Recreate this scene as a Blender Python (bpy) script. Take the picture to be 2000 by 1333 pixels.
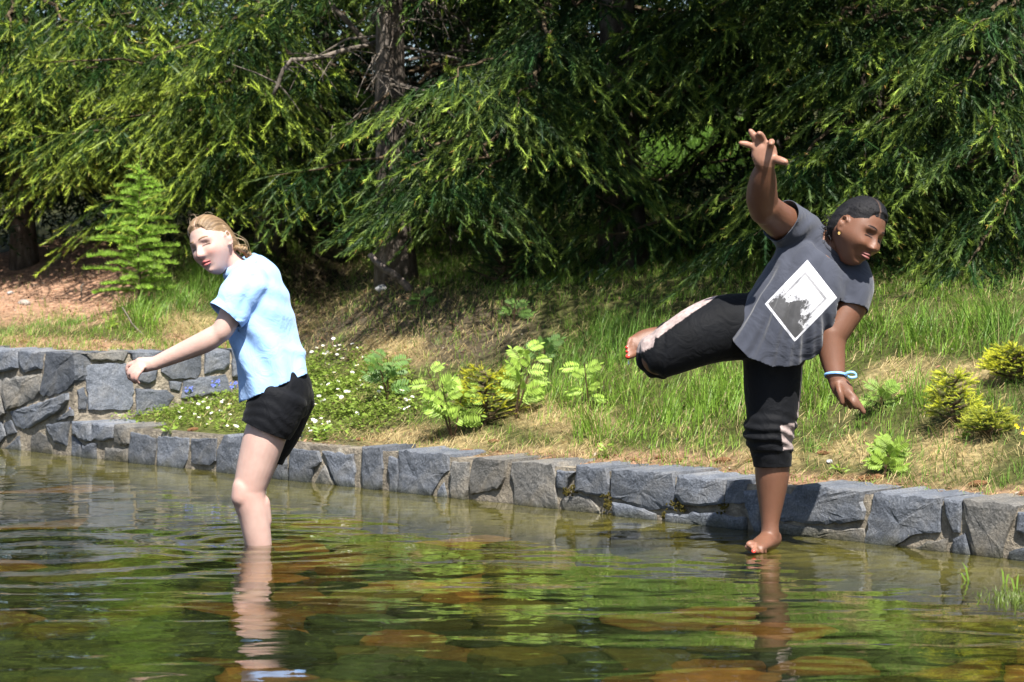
import bpy, bmesh, math, random
import numpy as np
from mathutils import Vector, Matrix, noise as mnoise

# ---------------------------------------------------------------- scene, camera, light
sc = bpy.context.scene
for o in list(bpy.data.objects): bpy.data.objects.remove(o)
C = sc.collection
rnd = random.Random(7)
rng = np.random.default_rng(11)

FPX = 4500.0                       # focal length in pixels of the 2000 px wide photograph
CAMZ = 1.0
PITCH = math.atan(131.5 / FPX)
cam_d = bpy.data.cameras.new('camera'); cam = bpy.data.objects.new('camera', cam_d); C.objects.link(cam)
cam.location = (0, 0, CAMZ); cam.rotation_euler = (math.pi / 2 - PITCH, 0, 0)
cam_d.sensor_width = 36; cam_d.lens = FPX / 2000 * 36
cam_d.clip_end = 500; cam_d.clip_start = 0.1
cam_d.dof.use_dof = True; cam_d.dof.focus_distance = 8.5; cam_d.dof.aperture_fstop = 7.0
sc.camera = cam

SUN = Vector((0.14, -0.56, 0.86)).normalized()     # direction from the ground towards the sun
world = bpy.data.worlds.new('World'); sc.world = world; world.use_nodes = True
wn = world.node_tree.nodes; wl = world.node_tree.links
bg = wn['Background']; sky = wn.new('ShaderNodeTexSky'); sky.sky_type = 'NISHITA'; sky.sun_disc = False
sky.sun_elevation = math.asin(SUN.z); sky.sun_rotation = math.atan2(SUN.x, SUN.y)
wl.new(sky.outputs['Color'], bg.inputs['Color']); bg.inputs['Strength'].default_value = 0.068
sun_d = bpy.data.lights.new('sun', 'SUN'); sun_d.energy = 5.0; sun_d.angle = math.radians(0.6); sun_d.color = (1.0, 0.955, 0.88)
sun = bpy.data.objects.new('sun', sun_d); C.objects.link(sun); sun.location = (2, -6, 12)
sun.rotation_euler = SUN.to_track_quat('Z', 'Y').to_euler()
sc.view_settings.view_transform = 'Standard'; sc.view_settings.look = 'None'
sc.view_settings.exposure = 1.2; sc.view_settings.gamma = 1.0
sc.cycles.max_bounces = 8; sc.cycles.transparent_max_bounces = 16
sc.cycles.diffuse_bounces = 3; sc.cycles.glossy_bounces = 3
sc.cycles.caustics_reflective = False; sc.cycles.caustics_refractive = False
sc.cycles.use_denoising = True

# ---------------------------------------------------------------- helpers
_cf = Vector((0, math.cos(PITCH), -math.sin(PITCH))); _cu = Vector((0, math.sin(PITCH), math.cos(PITCH)))
def ray(px, py):
    return _cf * FPX + Vector((1, 0, 0)) * (px - 1000) + _cu * (666.5 - py)
def W(px, py, d):
    r = ray(px, py); return Vector((0, 0, CAMZ)) + r * (d / r.y)
def Gz(px, py, z=0.0):
    r = ray(px, py); return Vector((0, 0, CAMZ)) + r * ((z - CAMZ) / r.z)
def proj(P):
    P = np.asarray(P, float); q = P - np.array([0, 0, CAMZ])
    f = q @ np.array(_cf); u = q @ np.array(_cu)
    return 1000 + FPX * q[..., 0] / f, 666.5 - FPX * u / f

def tag(o, label=None, cat=None, group=None, kind=None):
    if label: o['label'] = label
    if cat: o['category'] = cat
    if group: o['group'] = group
    if kind: o['kind'] = kind
    return o
def empty(name, loc):
    o = bpy.data.objects.new(name, None); o.location = loc; o.empty_display_size = 0.1; C.objects.link(o); return o
def link(name, me, mat, parent=None, loc=None):
    o = bpy.data.objects.new(name, me); C.objects.link(o)
    if mat is not None and len(me.materials) == 0: me.materials.append(mat)
    if parent is not None: o.parent = parent
    if loc is not None: o.location = loc
    return o
def np_mesh(name, V, F, col=None, smooth=False, uv=None):
    """V (n,3); F list of index arrays (m,3)/(m,4); col per-vertex (n,3)."""
    if isinstance(F, np.ndarray): F = [F]
    F = [np.asarray(f, np.int32) for f in F if len(f)]
    me = bpy.data.meshes.new(name)
    V = np.asarray(V, np.float32)
    me.vertices.add(len(V)); me.vertices.foreach_set('co', V.ravel())
    loops = np.concatenate([f.ravel() for f in F])
    sizes = np.concatenate([np.full(len(f), f.shape[1], np.int32) for f in F])
    starts = np.concatenate([[0], np.cumsum(sizes)[:-1]]).astype(np.int32)
    me.loops.add(len(loops)); me.loops.foreach_set('vertex_index', loops.astype(np.int32))
    me.polygons.add(len(sizes)); me.polygons.foreach_set('loop_start', starts)
    me.polygons.foreach_set('use_smooth', np.full(len(sizes), smooth))
    me.update(calc_edges=True); me.validate()
    if col is not None: set_col(me, col)
    return me
def set_col(me, col, name='Col'):
    a = me.attributes.new(name, 'FLOAT_COLOR', 'POINT')
    c = np.ones((len(me.vertices), 4), np.float32); c[:, :3] = col
    a.data.foreach_set('color', c.ravel())
def get_v(me):
    a = np.empty(len(me.vertices) * 3, np.float32); me.vertices.foreach_get('co', a); return a.reshape(-1, 3)
def get_n(me):
    a = np.empty(len(me.vertices) * 3, np.float32); me.vertices.foreach_get('normal', a); return a.reshape(-1, 3)
def set_v(me, V):
    me.vertices.foreach_set('co', np.asarray(V, np.float32).ravel()); me.update()
def sstep(a, b, x):
    t = np.clip((np.asarray(x, float) - a) / (b - a), 0, 1); return t * t * (3 - 2 * t)
def vnoise(P, scale, seed=0):
    """cheap smooth value noise on arrays (n,2|3)"""
    P = np.asarray(P, float) * scale
    if P.shape[-1] == 2: P = np.concatenate([P, np.zeros(P.shape[:-1] + (1,))], -1)
    i = np.floor(P).astype(np.int64); f = P - i; f = f * f * (3 - 2 * f)
    def h(x, y, z):
        n = (x * 374761393 + y * 668265263 + z * 2147483647 + seed * 974711) & 0x7fffffff
        n = ((n ^ (n >> 13)) * 1274126177) & 0x7fffffff
        return ((n ^ (n >> 16)) & 0xffff) / 65535.0
    r = 0
    for dx in (0, 1):
        for dy in (0, 1):
            for dz in (0, 1):
                w = (f[..., 0] if dx else 1 - f[..., 0]) * (f[..., 1] if dy else 1 - f[..., 1]) * (f[..., 2] if dz else 1 - f[..., 2])
                r = r + w * h(i[..., 0] + dx, i[..., 1] + dy, i[..., 2] + dz)
    return r
def fbm(P, scale, seed=0, oct=3):
    r = 0; a = 0.5; t = 0
    for k in range(oct):
        r = r + a * vnoise(P, scale * 2 ** k, seed + 17 * k); t += a; a *= 0.5
    return r / t

# ---------------------------------------------------------------- materials
def new_mat(name):
    m = bpy.data.materials.new(name); m.use_nodes = True
    nt = m.node_tree; nt.nodes.clear()
    out = nt.nodes.new('ShaderNodeOutputMaterial')
    return m, nt, out
def N(nt, t, **kw):
    n = nt.nodes.new(t)
    for k, v in kw.items():
        if k.startswith('i_'):
            key = k[2:]
            n.inputs[int(key) if key.isdigit() else key.replace('_', ' ')].default_value = v
        else: setattr(n, k, v)
    return n
def ramp(nt, stops):
    r = nt.nodes.new('ShaderNodeValToRGB'); e = r.color_ramp.elements
    while len(e) < len(stops): e.new(0.5)
    for k, (p, c) in enumerate(stops):
        e[k].position = p; e[k].color = (c[0], c[1], c[2], 1) if not isinstance(c, (int, float)) else (c, c, c, 1)
    return r
def foliage_mat(name, trans=0.35, rough=0.55, spec=0.3, vary=0.35, nscale=9.0):
    """colour from the mesh attribute Col, small noise variation, partly translucent"""
    m, nt, out = new_mat(name); L = nt.links
    at = N(nt, 'ShaderNodeAttribute', attribute_name='Col')
    ge = N(nt, 'ShaderNodeNewGeometry')
    no = N(nt, 'ShaderNodeTexNoise', i_Scale=nscale, i_Detail=3.0); L.new(ge.outputs['Position'], no.inputs['Vector'])
    mr = N(nt, 'ShaderNodeMapRange', i_1=0.3, i_2=0.7, i_3=1 - vary, i_4=1 + vary); L.new(no.outputs['Fac'], mr.inputs[0])
    mx = N(nt, 'ShaderNodeVectorMath', operation='SCALE'); L.new(at.outputs['Color'], mx.inputs[0]); L.new(mr.outputs[0], mx.inputs['Scale'])
    pb = N(nt, 'ShaderNodeBsdfPrincipled'); pb.inputs['Roughness'].default_value = rough
    pb.inputs['Specular IOR Level'].default_value = spec
    L.new(mx.outputs[0], pb.inputs['Base Color'])
    tr = N(nt, 'ShaderNodeBsdfTranslucent'); L.new(mx.outputs[0], tr.inputs['Color'])
    mi = N(nt, 'ShaderNodeMixShader', i_0=trans); L.new(pb.outputs[0], mi.inputs[1]); L.new(tr.outputs[0], mi.inputs[2])
    L.new(mi.outputs[0], out.inputs['Surface'])
    return m
def solid_mat(name, stops, scale=8.0, detail=6.0, rough=0.8, bump=0.0, bscale=60.0, spec=0.3, col_attr=False, dist=0.02, stretch=None, sss=0.0, ramp_pos=None):
    """noise-ramped colour + bump; multiplies Col when col_attr"""
    m, nt, out = new_mat(name); L = nt.links
    tc = N(nt, 'ShaderNodeTexCoord'); src = tc.outputs['Object']
    if stretch:
        mp = N(nt, 'ShaderNodeMapping'); mp.inputs['Scale'].default_value = stretch; L.new(src, mp.inputs[0]); src = mp.outputs[0]
    no = N(nt, 'ShaderNodeTexNoise', i_Scale=scale, i_Detail=detail, i_Roughness=0.6); L.new(src, no.inputs['Vector'])
    rp = ramp(nt, stops); L.new(no.outputs['Fac'], rp.inputs[0])
    colr = rp.outputs[0]
    if col_attr:
        at = N(nt, 'ShaderNodeAttribute', attribute_name='Col')
        mx = N(nt, 'ShaderNodeVectorMath', operation='MULTIPLY'); L.new(colr, mx.inputs[0]); L.new(at.outputs['Color'], mx.inputs[1]); colr = mx.outputs[0]
    pb = N(nt, 'ShaderNodeBsdfPrincipled'); pb.inputs['Roughness'].default_value = rough; pb.inputs['Specular IOR Level'].default_value = spec
    L.new(colr, pb.inputs['Base Color'])
    if sss > 0:
        pb.inputs['Subsurface Weight'].default_value = sss; pb.inputs['Subsurface Radius'].default_value = (1.0, 0.35, 0.2); pb.inputs['Subsurface Scale'].default_value = 0.006
    if bump > 0:
        n2 = N(nt, 'ShaderNodeTexNoise', i_Scale=bscale, i_Detail=5.0, i_Roughness=0.65); L.new(src, n2.inputs['Vector'])
        bp = N(nt, 'ShaderNodeBump', i_Strength=bump, i_Distance=dist); L.new(n2.outputs['Fac'], bp.inputs['Height']); L.new(bp.outputs[0], pb.inputs['Normal'])
    L.new(pb.outputs[0], out.inputs['Surface'])
    return m

def tube_np(pts, rad, seg=6, cap=True):
    """simple round tube along points; returns V, quads, tris"""
    pts = np.asarray(pts, float); n = len(pts); rad = np.broadcast_to(np.asarray(rad, float), (n,))
    T = np.gradient(pts, axis=0); T /= np.linalg.norm(T, axis=1)[:, None] + 1e-9
    ref = np.array([0.13, 0.21, 0.97]) if abs(T[:, 2]).mean() < 0.8 else np.array([0.95, 0.2, 0.1])
    S = np.cross(ref, T); S /= np.linalg.norm(S, axis=1)[:, None] + 1e-9
    B = np.cross(T, S)
    a = np.arange(seg) * 2 * np.pi / seg
    V = pts[:, None] + rad[:, None, None] * (np.cos(a)[None, :, None] * S[:, None] + np.sin(a)[None, :, None] * B[:, None])
    V = V.reshape(-1, 3)
    i = np.arange(n - 1)[:, None] * seg; j = np.arange(seg)[None]; k = (j + 1) % seg
    Q = np.stack([i + j, i + k, i + seg + k, i + seg + j], -1).reshape(-1, 4)
    Tn = np.zeros((0, 3), int)
    if cap:
        V = np.concatenate([V, pts[:1], pts[-1:]]); c0 = len(V) - 2; c1 = len(V) - 1
        jj = np.arange(seg); kk = (jj + 1) % seg
        Tn = np.concatenate([np.stack([np.full(seg, c0), kk, jj], -1), np.stack([np.full(seg, c1), (n - 1) * seg + jj, (n - 1) * seg + kk], -1)])
    return V, Q, Tn
class MB:
    """collects pieces of ONE thing or part"""
    def __init__(s): s.V = []; s.Q = []; s.T = []; s.c = []; s.n = 0
    def add(s, V, Q=None, T=None, col=(1, 1, 1)):
        V = np.asarray(V, float)
        s.V.append(V)
        if Q is not None and len(Q): s.Q.append(np.asarray(Q) + s.n)
        if T is not None and len(T): s.T.append(np.asarray(T) + s.n)
        col = np.asarray(col, float); s.c.append(np.broadcast_to(col, (len(V), 3)))
        s.n += len(V)
    def tube(s, pts, rad, seg=6, col=(1, 1, 1), cap=True):
        V, Q, T = tube_np(pts, rad, seg, cap); s.add(V, Q, T, col)
    def mesh(s, name, smooth=False, off=None):
        V = np.concatenate(s.V)
        if off is not None: V = V - np.array(off)
        F = []
        if s.Q: F.append(np.concatenate(s.Q))
        if s.T: F.append(np.concatenate(s.T))
        return np_mesh(name, V, F, np.concatenate(s.c), smooth)
    def build(s, name, mat, parent=None, smooth=False, loc=None):
        off = parent.location if parent is not None else loc
        return link(name, s.mesh(name, smooth, off), mat, parent, None if parent is not None else loc)
# ================================================================ the setting: bank, pond bed, water
def wl_y(px): return 875 + 0.109 * px                      # the wall meets the water along this line of the photograph
A0 = Gz(0, wl_y(0)); B0 = Gz(2000, wl_y(2000))
WD = Vector((B0.x - A0.x, B0.y - A0.y, 0)).normalized()     # along the low wall, towards the right
WN = Vector((-WD.y, WD.x, 0))                               # away from the water
PX1 = 146.0
P1 = Gz(PX1, wl_y(PX1)); d2 = 13.1; P2 = Vector(((480 - 1000) / FPX * d2, d2, 0))
TD = Vector((P2.x - P1.x, P2.y - P1.y, 0)).normalized(); TN = Vector((-TD.y, TD.x, 0))
TALL = 0.565; LOWH = 0.19
def tdist(X, Y): return (X - A0.x) * WN.x + (Y - A0.y) * WN.y
def bdist(X, Y):
    b2 = (X - P1.x) * TN.x + (Y - P1.y) * TN.y
    return np.minimum(tdist(X, Y), b2)
def ground_z(X, Y, rough=True):
    X = np.asarray(X, float); Y = np.asarray(Y, float)
    t = tdist(X, Y); b = bdist(X, Y)
    zA = LOWH - 0.022 + 0.14 * np.clip(t - .1, 0, 0.2) + 0.40 * np.clip(t - 0.3, 0, 1.7) + 0.17 * np.clip(t - 2.0, 0, 200)
    zT = LOWH - 0.022 + 0.14 * np.clip(t - .1, 0, 0.2) + 0.17 * np.clip(t - 0.3, 0, 60)
    zL = TALL - 0.01 + 0.02 * np.clip(b, 0, .3) + 0.24 * np.clip(b - .3, 0, 3) + 0.17 * np.clip(b - 3.3, 0, 200)
    w = sstep(-1.75, -0.75, X)
    z = zT * (1 - w) + zA * w
    wb = sstep(0.10, 0.17, b) * (1 - sstep(-1.75, -1.05, X))
    z = z * (1 - wb) + zL * wb
    if rough:
        P = np.stack([X, Y], -1); k = sstep(0.2, 0.9, t)
        z = z + k * (0.16 * (fbm(P, 1.1, 3) - 0.5) + 0.05 * (fbm(P, 4.5, 9) - 0.5) + 0.018 * (vnoise(P, 15, 5) - .5))
    return z
def T(px, py, dmax=30.0):
    """point where the view line of a photograph pixel meets the bank"""
    r = ray(px, py); ds = np.linspace(8.0, dmax, 900); k = ds / r.y
    X = r.x * k; Z = CAMZ + r.z * k
    g = ground_z(X, ds); ok = (tdist(X, ds) > 0.02) & (Z <= g)
    i = int(np.argmax(ok)) if ok.any() else len(ds) - 1
    return Vector((X[i], ds[i], g[i]))

# --- materials of the setting
def bank_material():
    m, nt, out = new_mat('bank_soil'); L = nt.links
    ge = N(nt, 'ShaderNodeNewGeometry')
    at = N(nt, 'ShaderNodeAttribute', attribute_name='Col')
    n1 = N(nt, 'ShaderNodeTexNoise', i_Scale=26.0, i_Detail=8.0, i_Roughness=0.7); L.new(ge.outputs['Position'], n1.inputs['Vector'])
    r1 = ramp(nt, [(0.28, 0.25), (0.5, 0.9), (0.72, 1.7)]); L.new(n1.outputs['Fac'], r1.inputs[0])
    vo = N(nt, 'ShaderNodeTexVoronoi', i_Scale=60.0); L.new(ge.outputs['Position'], vo.inputs['Vector'])
    r2 = ramp(nt, [(0.0, (0.75, 0.7, 0.65)), (0.5, (1.0, 1.0, 1.0)), (1.0, (1.25, 1.1, 1.0))]); L.new(vo.outputs['Color'], r2.inputs[0])
    a = N(nt, 'ShaderNodeVectorMath', operation='MULTIPLY'); L.new(at.outputs['Color'], a.inputs[0]); L.new(r1.outputs[0], a.inputs[1])
    b = N(nt, 'ShaderNodeVectorMath', operation='MULTIPLY'); L.new(a.outputs[0], b.inputs[0]); L.new(r2.outputs[0], b.inputs[1])
    pb = N(nt, 'ShaderNodeBsdfPrincipled'); pb.inputs['Roughness'].default_value = 0.95; pb.inputs['Specular IOR Level'].default_value = 0.15
    L.new(b.outputs[0], pb.inputs['Base Color'])
    bp = N(nt, 'ShaderNodeBump', i_Strength=0.8, i_Distance=0.02); L.new(n1.outputs['Fac'], bp.inputs['Height']); L.new(bp.outputs[0], pb.inputs['Normal'])
    L.new(pb.outputs[0], out.inputs['Surface']); return m

# zones on the bank, given where they lie in the photograph: (cx, cy, rx, ry)
def zone(px, py, lst):
    r = np.zeros_like(px)
    for cx, cy, rx, ry in lst:
        q = ((px - cx) / rx) ** 2 + ((py - cy) / ry) ** 2
        r = np.maximum(r, np.clip(1.6 - q * 1.1, 0, 1))
    return r
LITTER = [(60, 545, 250, 85), (190, 580, 110, 50), (-150, 560, 200, 100)]
SHADY_DIRT = [(800, 640, 240, 80), (650, 560, 90, 60), (700, 850, 170, 26), (590, 620, 60, 60)]
STRIP = [(1000, 905, 460, 20), (1450, 945, 400, 22), (1900, 985, 320, 24), (560, 868, 120, 15), (150, 672, 400, 14)]
STRAW = [(1780, 735, 70, 40), (1930, 735, 60, 25), (1660, 880, 70, 24), (1500, 900, 80, 24), (1090, 820, 90, 34), (840, 860, 120, 25), (1880, 880, 90, 50), (360, 640, 50, 25), (1100, 880, 120, 18), (770, 690, 80, 30)]
FLOWERY = [(420, 800, 200, 60), (680, 780, 130, 80), (300, 815, 120, 24), (620, 830, 80, 40)]
def bank_colour(P):
    px, py = proj(P); n = fbm(P[:, :2], 2.3, 21); n2 = fbm(P[:, :2], 7, 4)
    px = px + (n - .5) * 120; py = py + (n2 - .5) * 40
    c = np.tile(np.array([0.060, 0.068, 0.020]), (len(P), 1))
    def mixin(w, col):
        nonlocal c
        w = np.clip(w, 0, 1)[:, None]; c = c * (1 - w) + np.array(col) * w
    mixin(sstep(.50, .70, n2) * .5, (0.11, 0.10, 0.045))
    mixin(zone(px, py, LITTER), (0.34, 0.21, 0.14))
    mixin(zone(px, py, SHADY_DIRT) * .9, (0.075, 0.060, 0.042))  # bare soil, its tone darkened further to deepen the mid-bank shade
    mixin(zone(px, py, STRAW) * .8, (0.30, 0.24, 0.12))
    mixin(zone(px, py, STRIP) * .9, (0.30, 0.19, 0.12))
    mixin(zone(px, py, FLOWERY) * .8, (0.10, 0.12, 0.03))
    return c
def make_bank():
    xs = np.arange(-6.5, 4.2, 0.055); ys = np.arange(6.0, 19, 0.055)
    X, Y = np.meshgrid(xs, ys); Z = ground_z(X, Y)
    V = np.stack([X, Y, Z], -1).reshape(-1, 3); ny, nx = X.shape
    t = tdist(X, Y); ok = (t > 0.02)
    i = np.arange(ny - 1)[:, None] * nx + np.arange(nx - 1)[None]
    Q = np.stack([i, i + 1, i + nx + 1, i + nx], -1).reshape(-1, 4)
    keep = ok.ravel()[Q].all(1); Q = Q[keep]
    used = np.unique(Q); mp = np.full(len(V), -1); mp[used] = np.arange(len(used))
    V = V[used]; Q = mp[Q]
    o = link('bank', np_mesh('bank', V, [Q], bank_colour(V), True), MAT['bank']); tag(o, kind='structure')
    # the land beyond, out to the horizon
    xs = np.concatenate([np.linspace(-160, -6.6, 26), np.linspace(-6.4, 4.1, 22), np.linspace(4.3, 160, 26)])
    ys = np.concatenate([np.linspace(-60, 5.9, 14), np.linspace(6.2, 18.8, 26), np.linspace(19.2, 260, 40)])
    X, Y = np.meshgrid(xs, ys); Z = ground_z(X, Y, False) - 0.12
    Z = np.where(Y > 60, ground_z(X, np.full_like(Y, 60.), False) - .12, Z); Z = np.minimum(Z, 9 + 0 * Z)
    V = np.stack([X, Y, Z], -1).reshape(-1, 3); ny, nx = X.shape
    i = np.arange(ny - 1)[:, None] * nx + np.arange(nx - 1)[None]
    Q = np.stack([i, i + 1, i + nx + 1, i + nx], -1).reshape(-1, 4)
    keep = (tdist(X, Y) > 0.06).ravel()[Q].all(1); Q = Q[keep]
    used = np.unique(Q); mp = np.full(len(V), -1); mp[used] = np.arange(len(used)); V = V[used]; Q = mp[Q]
    o = link('ground', np_mesh('ground', V, [Q], np.tile([0.06, 0.065, 0.025], (len(V), 1)), True), MAT['bank']); tag(o, kind='structure')

BED = -0.24
def bed_z(X, Y):
    t = -tdist(np.asarray(X, float), np.asarray(Y, float))       # distance from the wall into the pond
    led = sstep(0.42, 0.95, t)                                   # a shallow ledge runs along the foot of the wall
    P = np.stack([X, Y], -1)
    z = (-0.035) * (1 - led) + BED * led
    return z + 0.02 * (fbm(P, 2.5, 31) - .5) * (0.3 + led)
def make_bed():
    xs = np.arange(-7, 5.2, 0.12); ys = np.arange(-1, 17, 0.12)
    X, Y = np.meshgrid(xs, ys); Z = bed_z(X, Y)
    V = np.stack([X, Y, Z], -1).reshape(-1, 3); ny, nx = X.shape
    i = np.arange(ny - 1)[:, None] * nx + np.arange(nx - 1)[None]
    Q = np.stack([i, i + 1, i + nx + 1, i + nx], -1).reshape(-1, 4)
    keep = (tdist(X, Y) < 0.14).ravel()[Q].all(1); Q = Q[keep]
    used = np.unique(Q); mp = np.full(len(V), -1); mp[used] = np.arange(len(used)); V = V[used]; Q = mp[Q]
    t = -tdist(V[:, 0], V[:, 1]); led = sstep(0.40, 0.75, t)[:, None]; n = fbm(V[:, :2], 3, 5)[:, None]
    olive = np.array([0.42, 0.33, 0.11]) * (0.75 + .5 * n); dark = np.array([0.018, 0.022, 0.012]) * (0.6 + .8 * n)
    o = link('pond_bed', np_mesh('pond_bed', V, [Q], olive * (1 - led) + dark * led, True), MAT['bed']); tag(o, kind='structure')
    # flat slabs lying on the bed: voronoi cells, each one a slab
    pts = []
    r = random.Random(5)
    tries = 0
    while tries < 5200:
        tries += 1
        d = r.uniform(5.2, 13.5); x = r.uniform(-1, 1) * (0.25 * d + .15)
        t = -float(tdist(np.array(x), np.array(d)))
        if t < 0.86: continue
        md = 0.15 + 0.27 * r.random() ** 1.3
        if all((x - a) ** 2 + (d - b) ** 2 > md * md for a, b in pts): pts.append((x, d))
    pts = np.array(pts); meshes = []
    for k, (x, y) in enumerate(pts):
        dd = np.hypot(pts[:, 0] - x, pts[:, 1] - y); nb = np.argsort(dd)[1:14]
        poly = [(x + .42 * math.cos(a), y + .42 * math.sin(a)) for a in np.linspace(0, 2 * math.pi, 12, endpoint=False)]
        for j in nb:
            mx, my = (pts[j] + (x, y)) / 2; nx_, ny_ = pts[j] - np.array((x, y)); ln = math.hypot(nx_, ny_)
            gap = 0.004
            out = []
            f = lambda p: ((p[0] - mx) * nx_ + (p[1] - my) * ny_) / ln + gap
            for a, b in zip(poly, poly[1:] + poly[:1]):
                fa, fb = f(a), f(b)
                if fa <= 0: out.append(a)
                if fa * fb < 0:
                    s = fa / (fa - fb); out.append((a[0] + s * (b[0] - a[0]), a[1] + s * (b[1] - a[1])))
            poly = out
            if len(poly) < 3: break
        if len(poly) < 3 or r.random() < 0.04: continue
        poly = np.array(poly); cen = poly.mean(0)
        # rounder, slightly uneven outline
        fine = []
        for a, b in zip(poly, np.roll(poly, -1, 0)):
            fine += [a * q_ + b * (1 - q_) for q_ in ((.88, .63, .37, .12) if np.hypot(*(b - a)) > .09 else (.75, .25))]
        fine = np.array(fine); fine = cen + (fine - cen) * (1 + 0.26 * (rng.random((len(fine), 1)) - .5)) * (1 - .06 * r.random())
        n = len(fine); px, py = proj(np.array([cen[0], cen[1], BED]))
        zb = float(bed_z(cen[0], cen[1])); h = 0.015 + 0.04 * r.random()
        tilt = np.array([r.uniform(-.06, .06), r.uniform(-.06, .06)])
        def lay(s, z): 
            p = cen + (fine - cen) * s
            return np.concatenate([p, (z + ((p - cen) @ tilt))[:, None]], 1)
        V = np.concatenate([lay(1.0, -.02), lay(1.0, h * .6), lay(.9, h), [[cen[0], cen[1], h + .004]]]) + [0, 0, zb]
        Q = [[a, (a + 1) % n, n + (a + 1) % n, n + a] for a in range(n)] + [[n + a, n + (a + 1) % n, 2 * n + (a + 1) % n, 2 * n + a] for a in range(n)]
        Tr = [[2 * n + a, 2 * n + (a + 1) % n, 3 * n] for a in range(n)]
        # warm brown slabs lie mostly in the middle and right of the pond, greenish grey elsewhere
        warm = 0.42 if 600 < px < 1500 and py < 1190 else (0.18 if px > 1100 else 0.13)
        u = r.random()
        if u < warm: col = np.array([0.46, 0.20, 0.07]) * r.uniform(.4, 1.2)
        elif u < warm + .22: col = np.array([0.15, 0.115, 0.035]) * r.uniform(.6, 1.3)
        else: col = np.array([0.056, 0.068, 0.036]) * r.uniform(.4, 1.6)
        o = link('bed_slab', np_mesh('bed_slab', V, [np.array(Q), np.array(Tr)], np.tile(col, (len(V), 1))), MAT['slab'], bed_obj())
def bed_obj(): return bpy.data.objects['pond_bed']

GX, GY = W(503, 1060, 8.57).x, 8.57            # where the girl's leg enters the water
def wave(X, Y):
    """height of the ripples"""
    P = np.stack([X * 0.55, Y * 1.2], -1)
    z = 0.0046 * (fbm(P, 3.0, 41, 3) - .5) + 0.0020 * (fbm(np.stack([X * 1.0 + .5 * Y, Y * 1.6 - .3 * X], -1), 7.5, 43, 2) - .5)
    wob = .05 * (fbm(np.stack([X, Y], -1), 2.6, 51) - .5) + .02 * (fbm(np.stack([X, Y], -1), 7, 52) - .5)
    r = np.hypot(X - GX, Y - GY) + wob
    z = z + 0.0022 * np.sin(r * 42 - 1.0) * np.exp(-r * 2.6) * sstep(0.04, .12, r)
    cx, cy = GX - 0.75, GY - 0.25
    r = np.hypot(X - cx, Y - cy) + 1.6 * wob; z = z + 0.0022 * np.sin(r * 19) * np.exp(-((r - .5) / .45) ** 2)
    wx = W(1490, 1075, 8.33); r = np.hypot(X - wx.x, Y - wx.y); z = z + 0.0024 * np.sin(r * 48) * np.exp(-r * 3.2)
    return z * (1 + .8 * sstep(8.4, 7.2, Y))
def make_water():
    xs = np.concatenate([[-40, -20, -10, -5], np.arange(-4, 2.8, 0.030), [4, 6, 10, 20, 40]])
    ys = np.concatenate([[-40, -20, -5, 0, 2.5], np.arange(5.0, 14.2, 0.024), [16, 18, 22]])
    X, Y = np.meshgrid(xs, ys); Z = wave(X, Y); V = np.stack([X, Y, Z], -1).reshape(-1, 3); ny, nx = X.shape
    i = np.arange(ny - 1)[:, None] * nx + np.arange(nx - 1)[None]
    Q = np.stack([i, i + 1, i + nx + 1, i + nx], -1).reshape(-1, 4)
    keep = (tdist(X, Y) < 0.10).ravel()[Q].all(1); Q = Q[keep]
    used = np.unique(Q); mp = np.full(len(V), -1); mp[used] = np.arange(len(used))
    o = link('water', np_mesh('water', V[used], [mp[Q]], None, True), MAT['water']); tag(o, kind='structure')
def water_material():
    m, nt, out = new_mat('pond_water'); L = nt.links
    ge = N(nt, 'ShaderNodeNewGeometry')
    mp = N(nt, 'ShaderNodeMapping'); mp.inputs['Scale'].default_value = (0.5, 1.0, 1.0); L.new(ge.outputs['Position'], mp.inputs[0])
    n1 = N(nt, 'ShaderNodeTexNoise', i_Scale=13.0, i_Detail=1.5, i_Roughness=0.4, i_Distortion=0.8); L.new(mp.outputs[0], n1.inputs['Vector'])
    bp = N(nt, 'ShaderNodeBump', i_Strength=0.20, i_Distance=0.005); L.new(n1.outputs['Fac'], bp.inputs['Height'])
    fr = N(nt, 'ShaderNodeFresnel', i_IOR=1.33); L.new(bp.outputs[0], fr.inputs['Normal'])
    gl = N(nt, 'ShaderNodeBsdfGlossy', i_Roughness=0.0); gl.inputs['Color'].default_value = (1, 1, 1, 1); L.new(bp.outputs[0], gl.inputs['Normal'])
    t0 = N(nt, 'ShaderNodeBsdfTransparent'); t0.inputs['Color'].default_value = (0.82, 0.88, 0.66, 1)
    rf = N(nt, 'ShaderNodeBsdfRefraction', i_IOR=1.33, i_Roughness=0.0); rf.inputs['Color'].default_value = (0.82, 0.88, 0.66, 1); b3 = N(nt, 'ShaderNodeBump', i_Strength=0.05, i_Distance=0.005); L.new(n1.outputs['Fac'], b3.inputs['Height']); L.new(b3.outputs[0], rf.inputs['Normal'])
    tr = N(nt, 'ShaderNodeMixShader', i_0=0.60); L.new(t0.outputs[0], tr.inputs[1]); L.new(rf.outputs[0], tr.inputs[2])
    mi = N(nt, 'ShaderNodeMixShader'); L.new(fr.outputs[0], mi.inputs[0]); L.new(tr.outputs[0], mi.inputs[1]); L.new(gl.outputs[0], mi.inputs[2])
    L.new(mi.outputs[0], out.inputs['Surface']); return m

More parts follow.
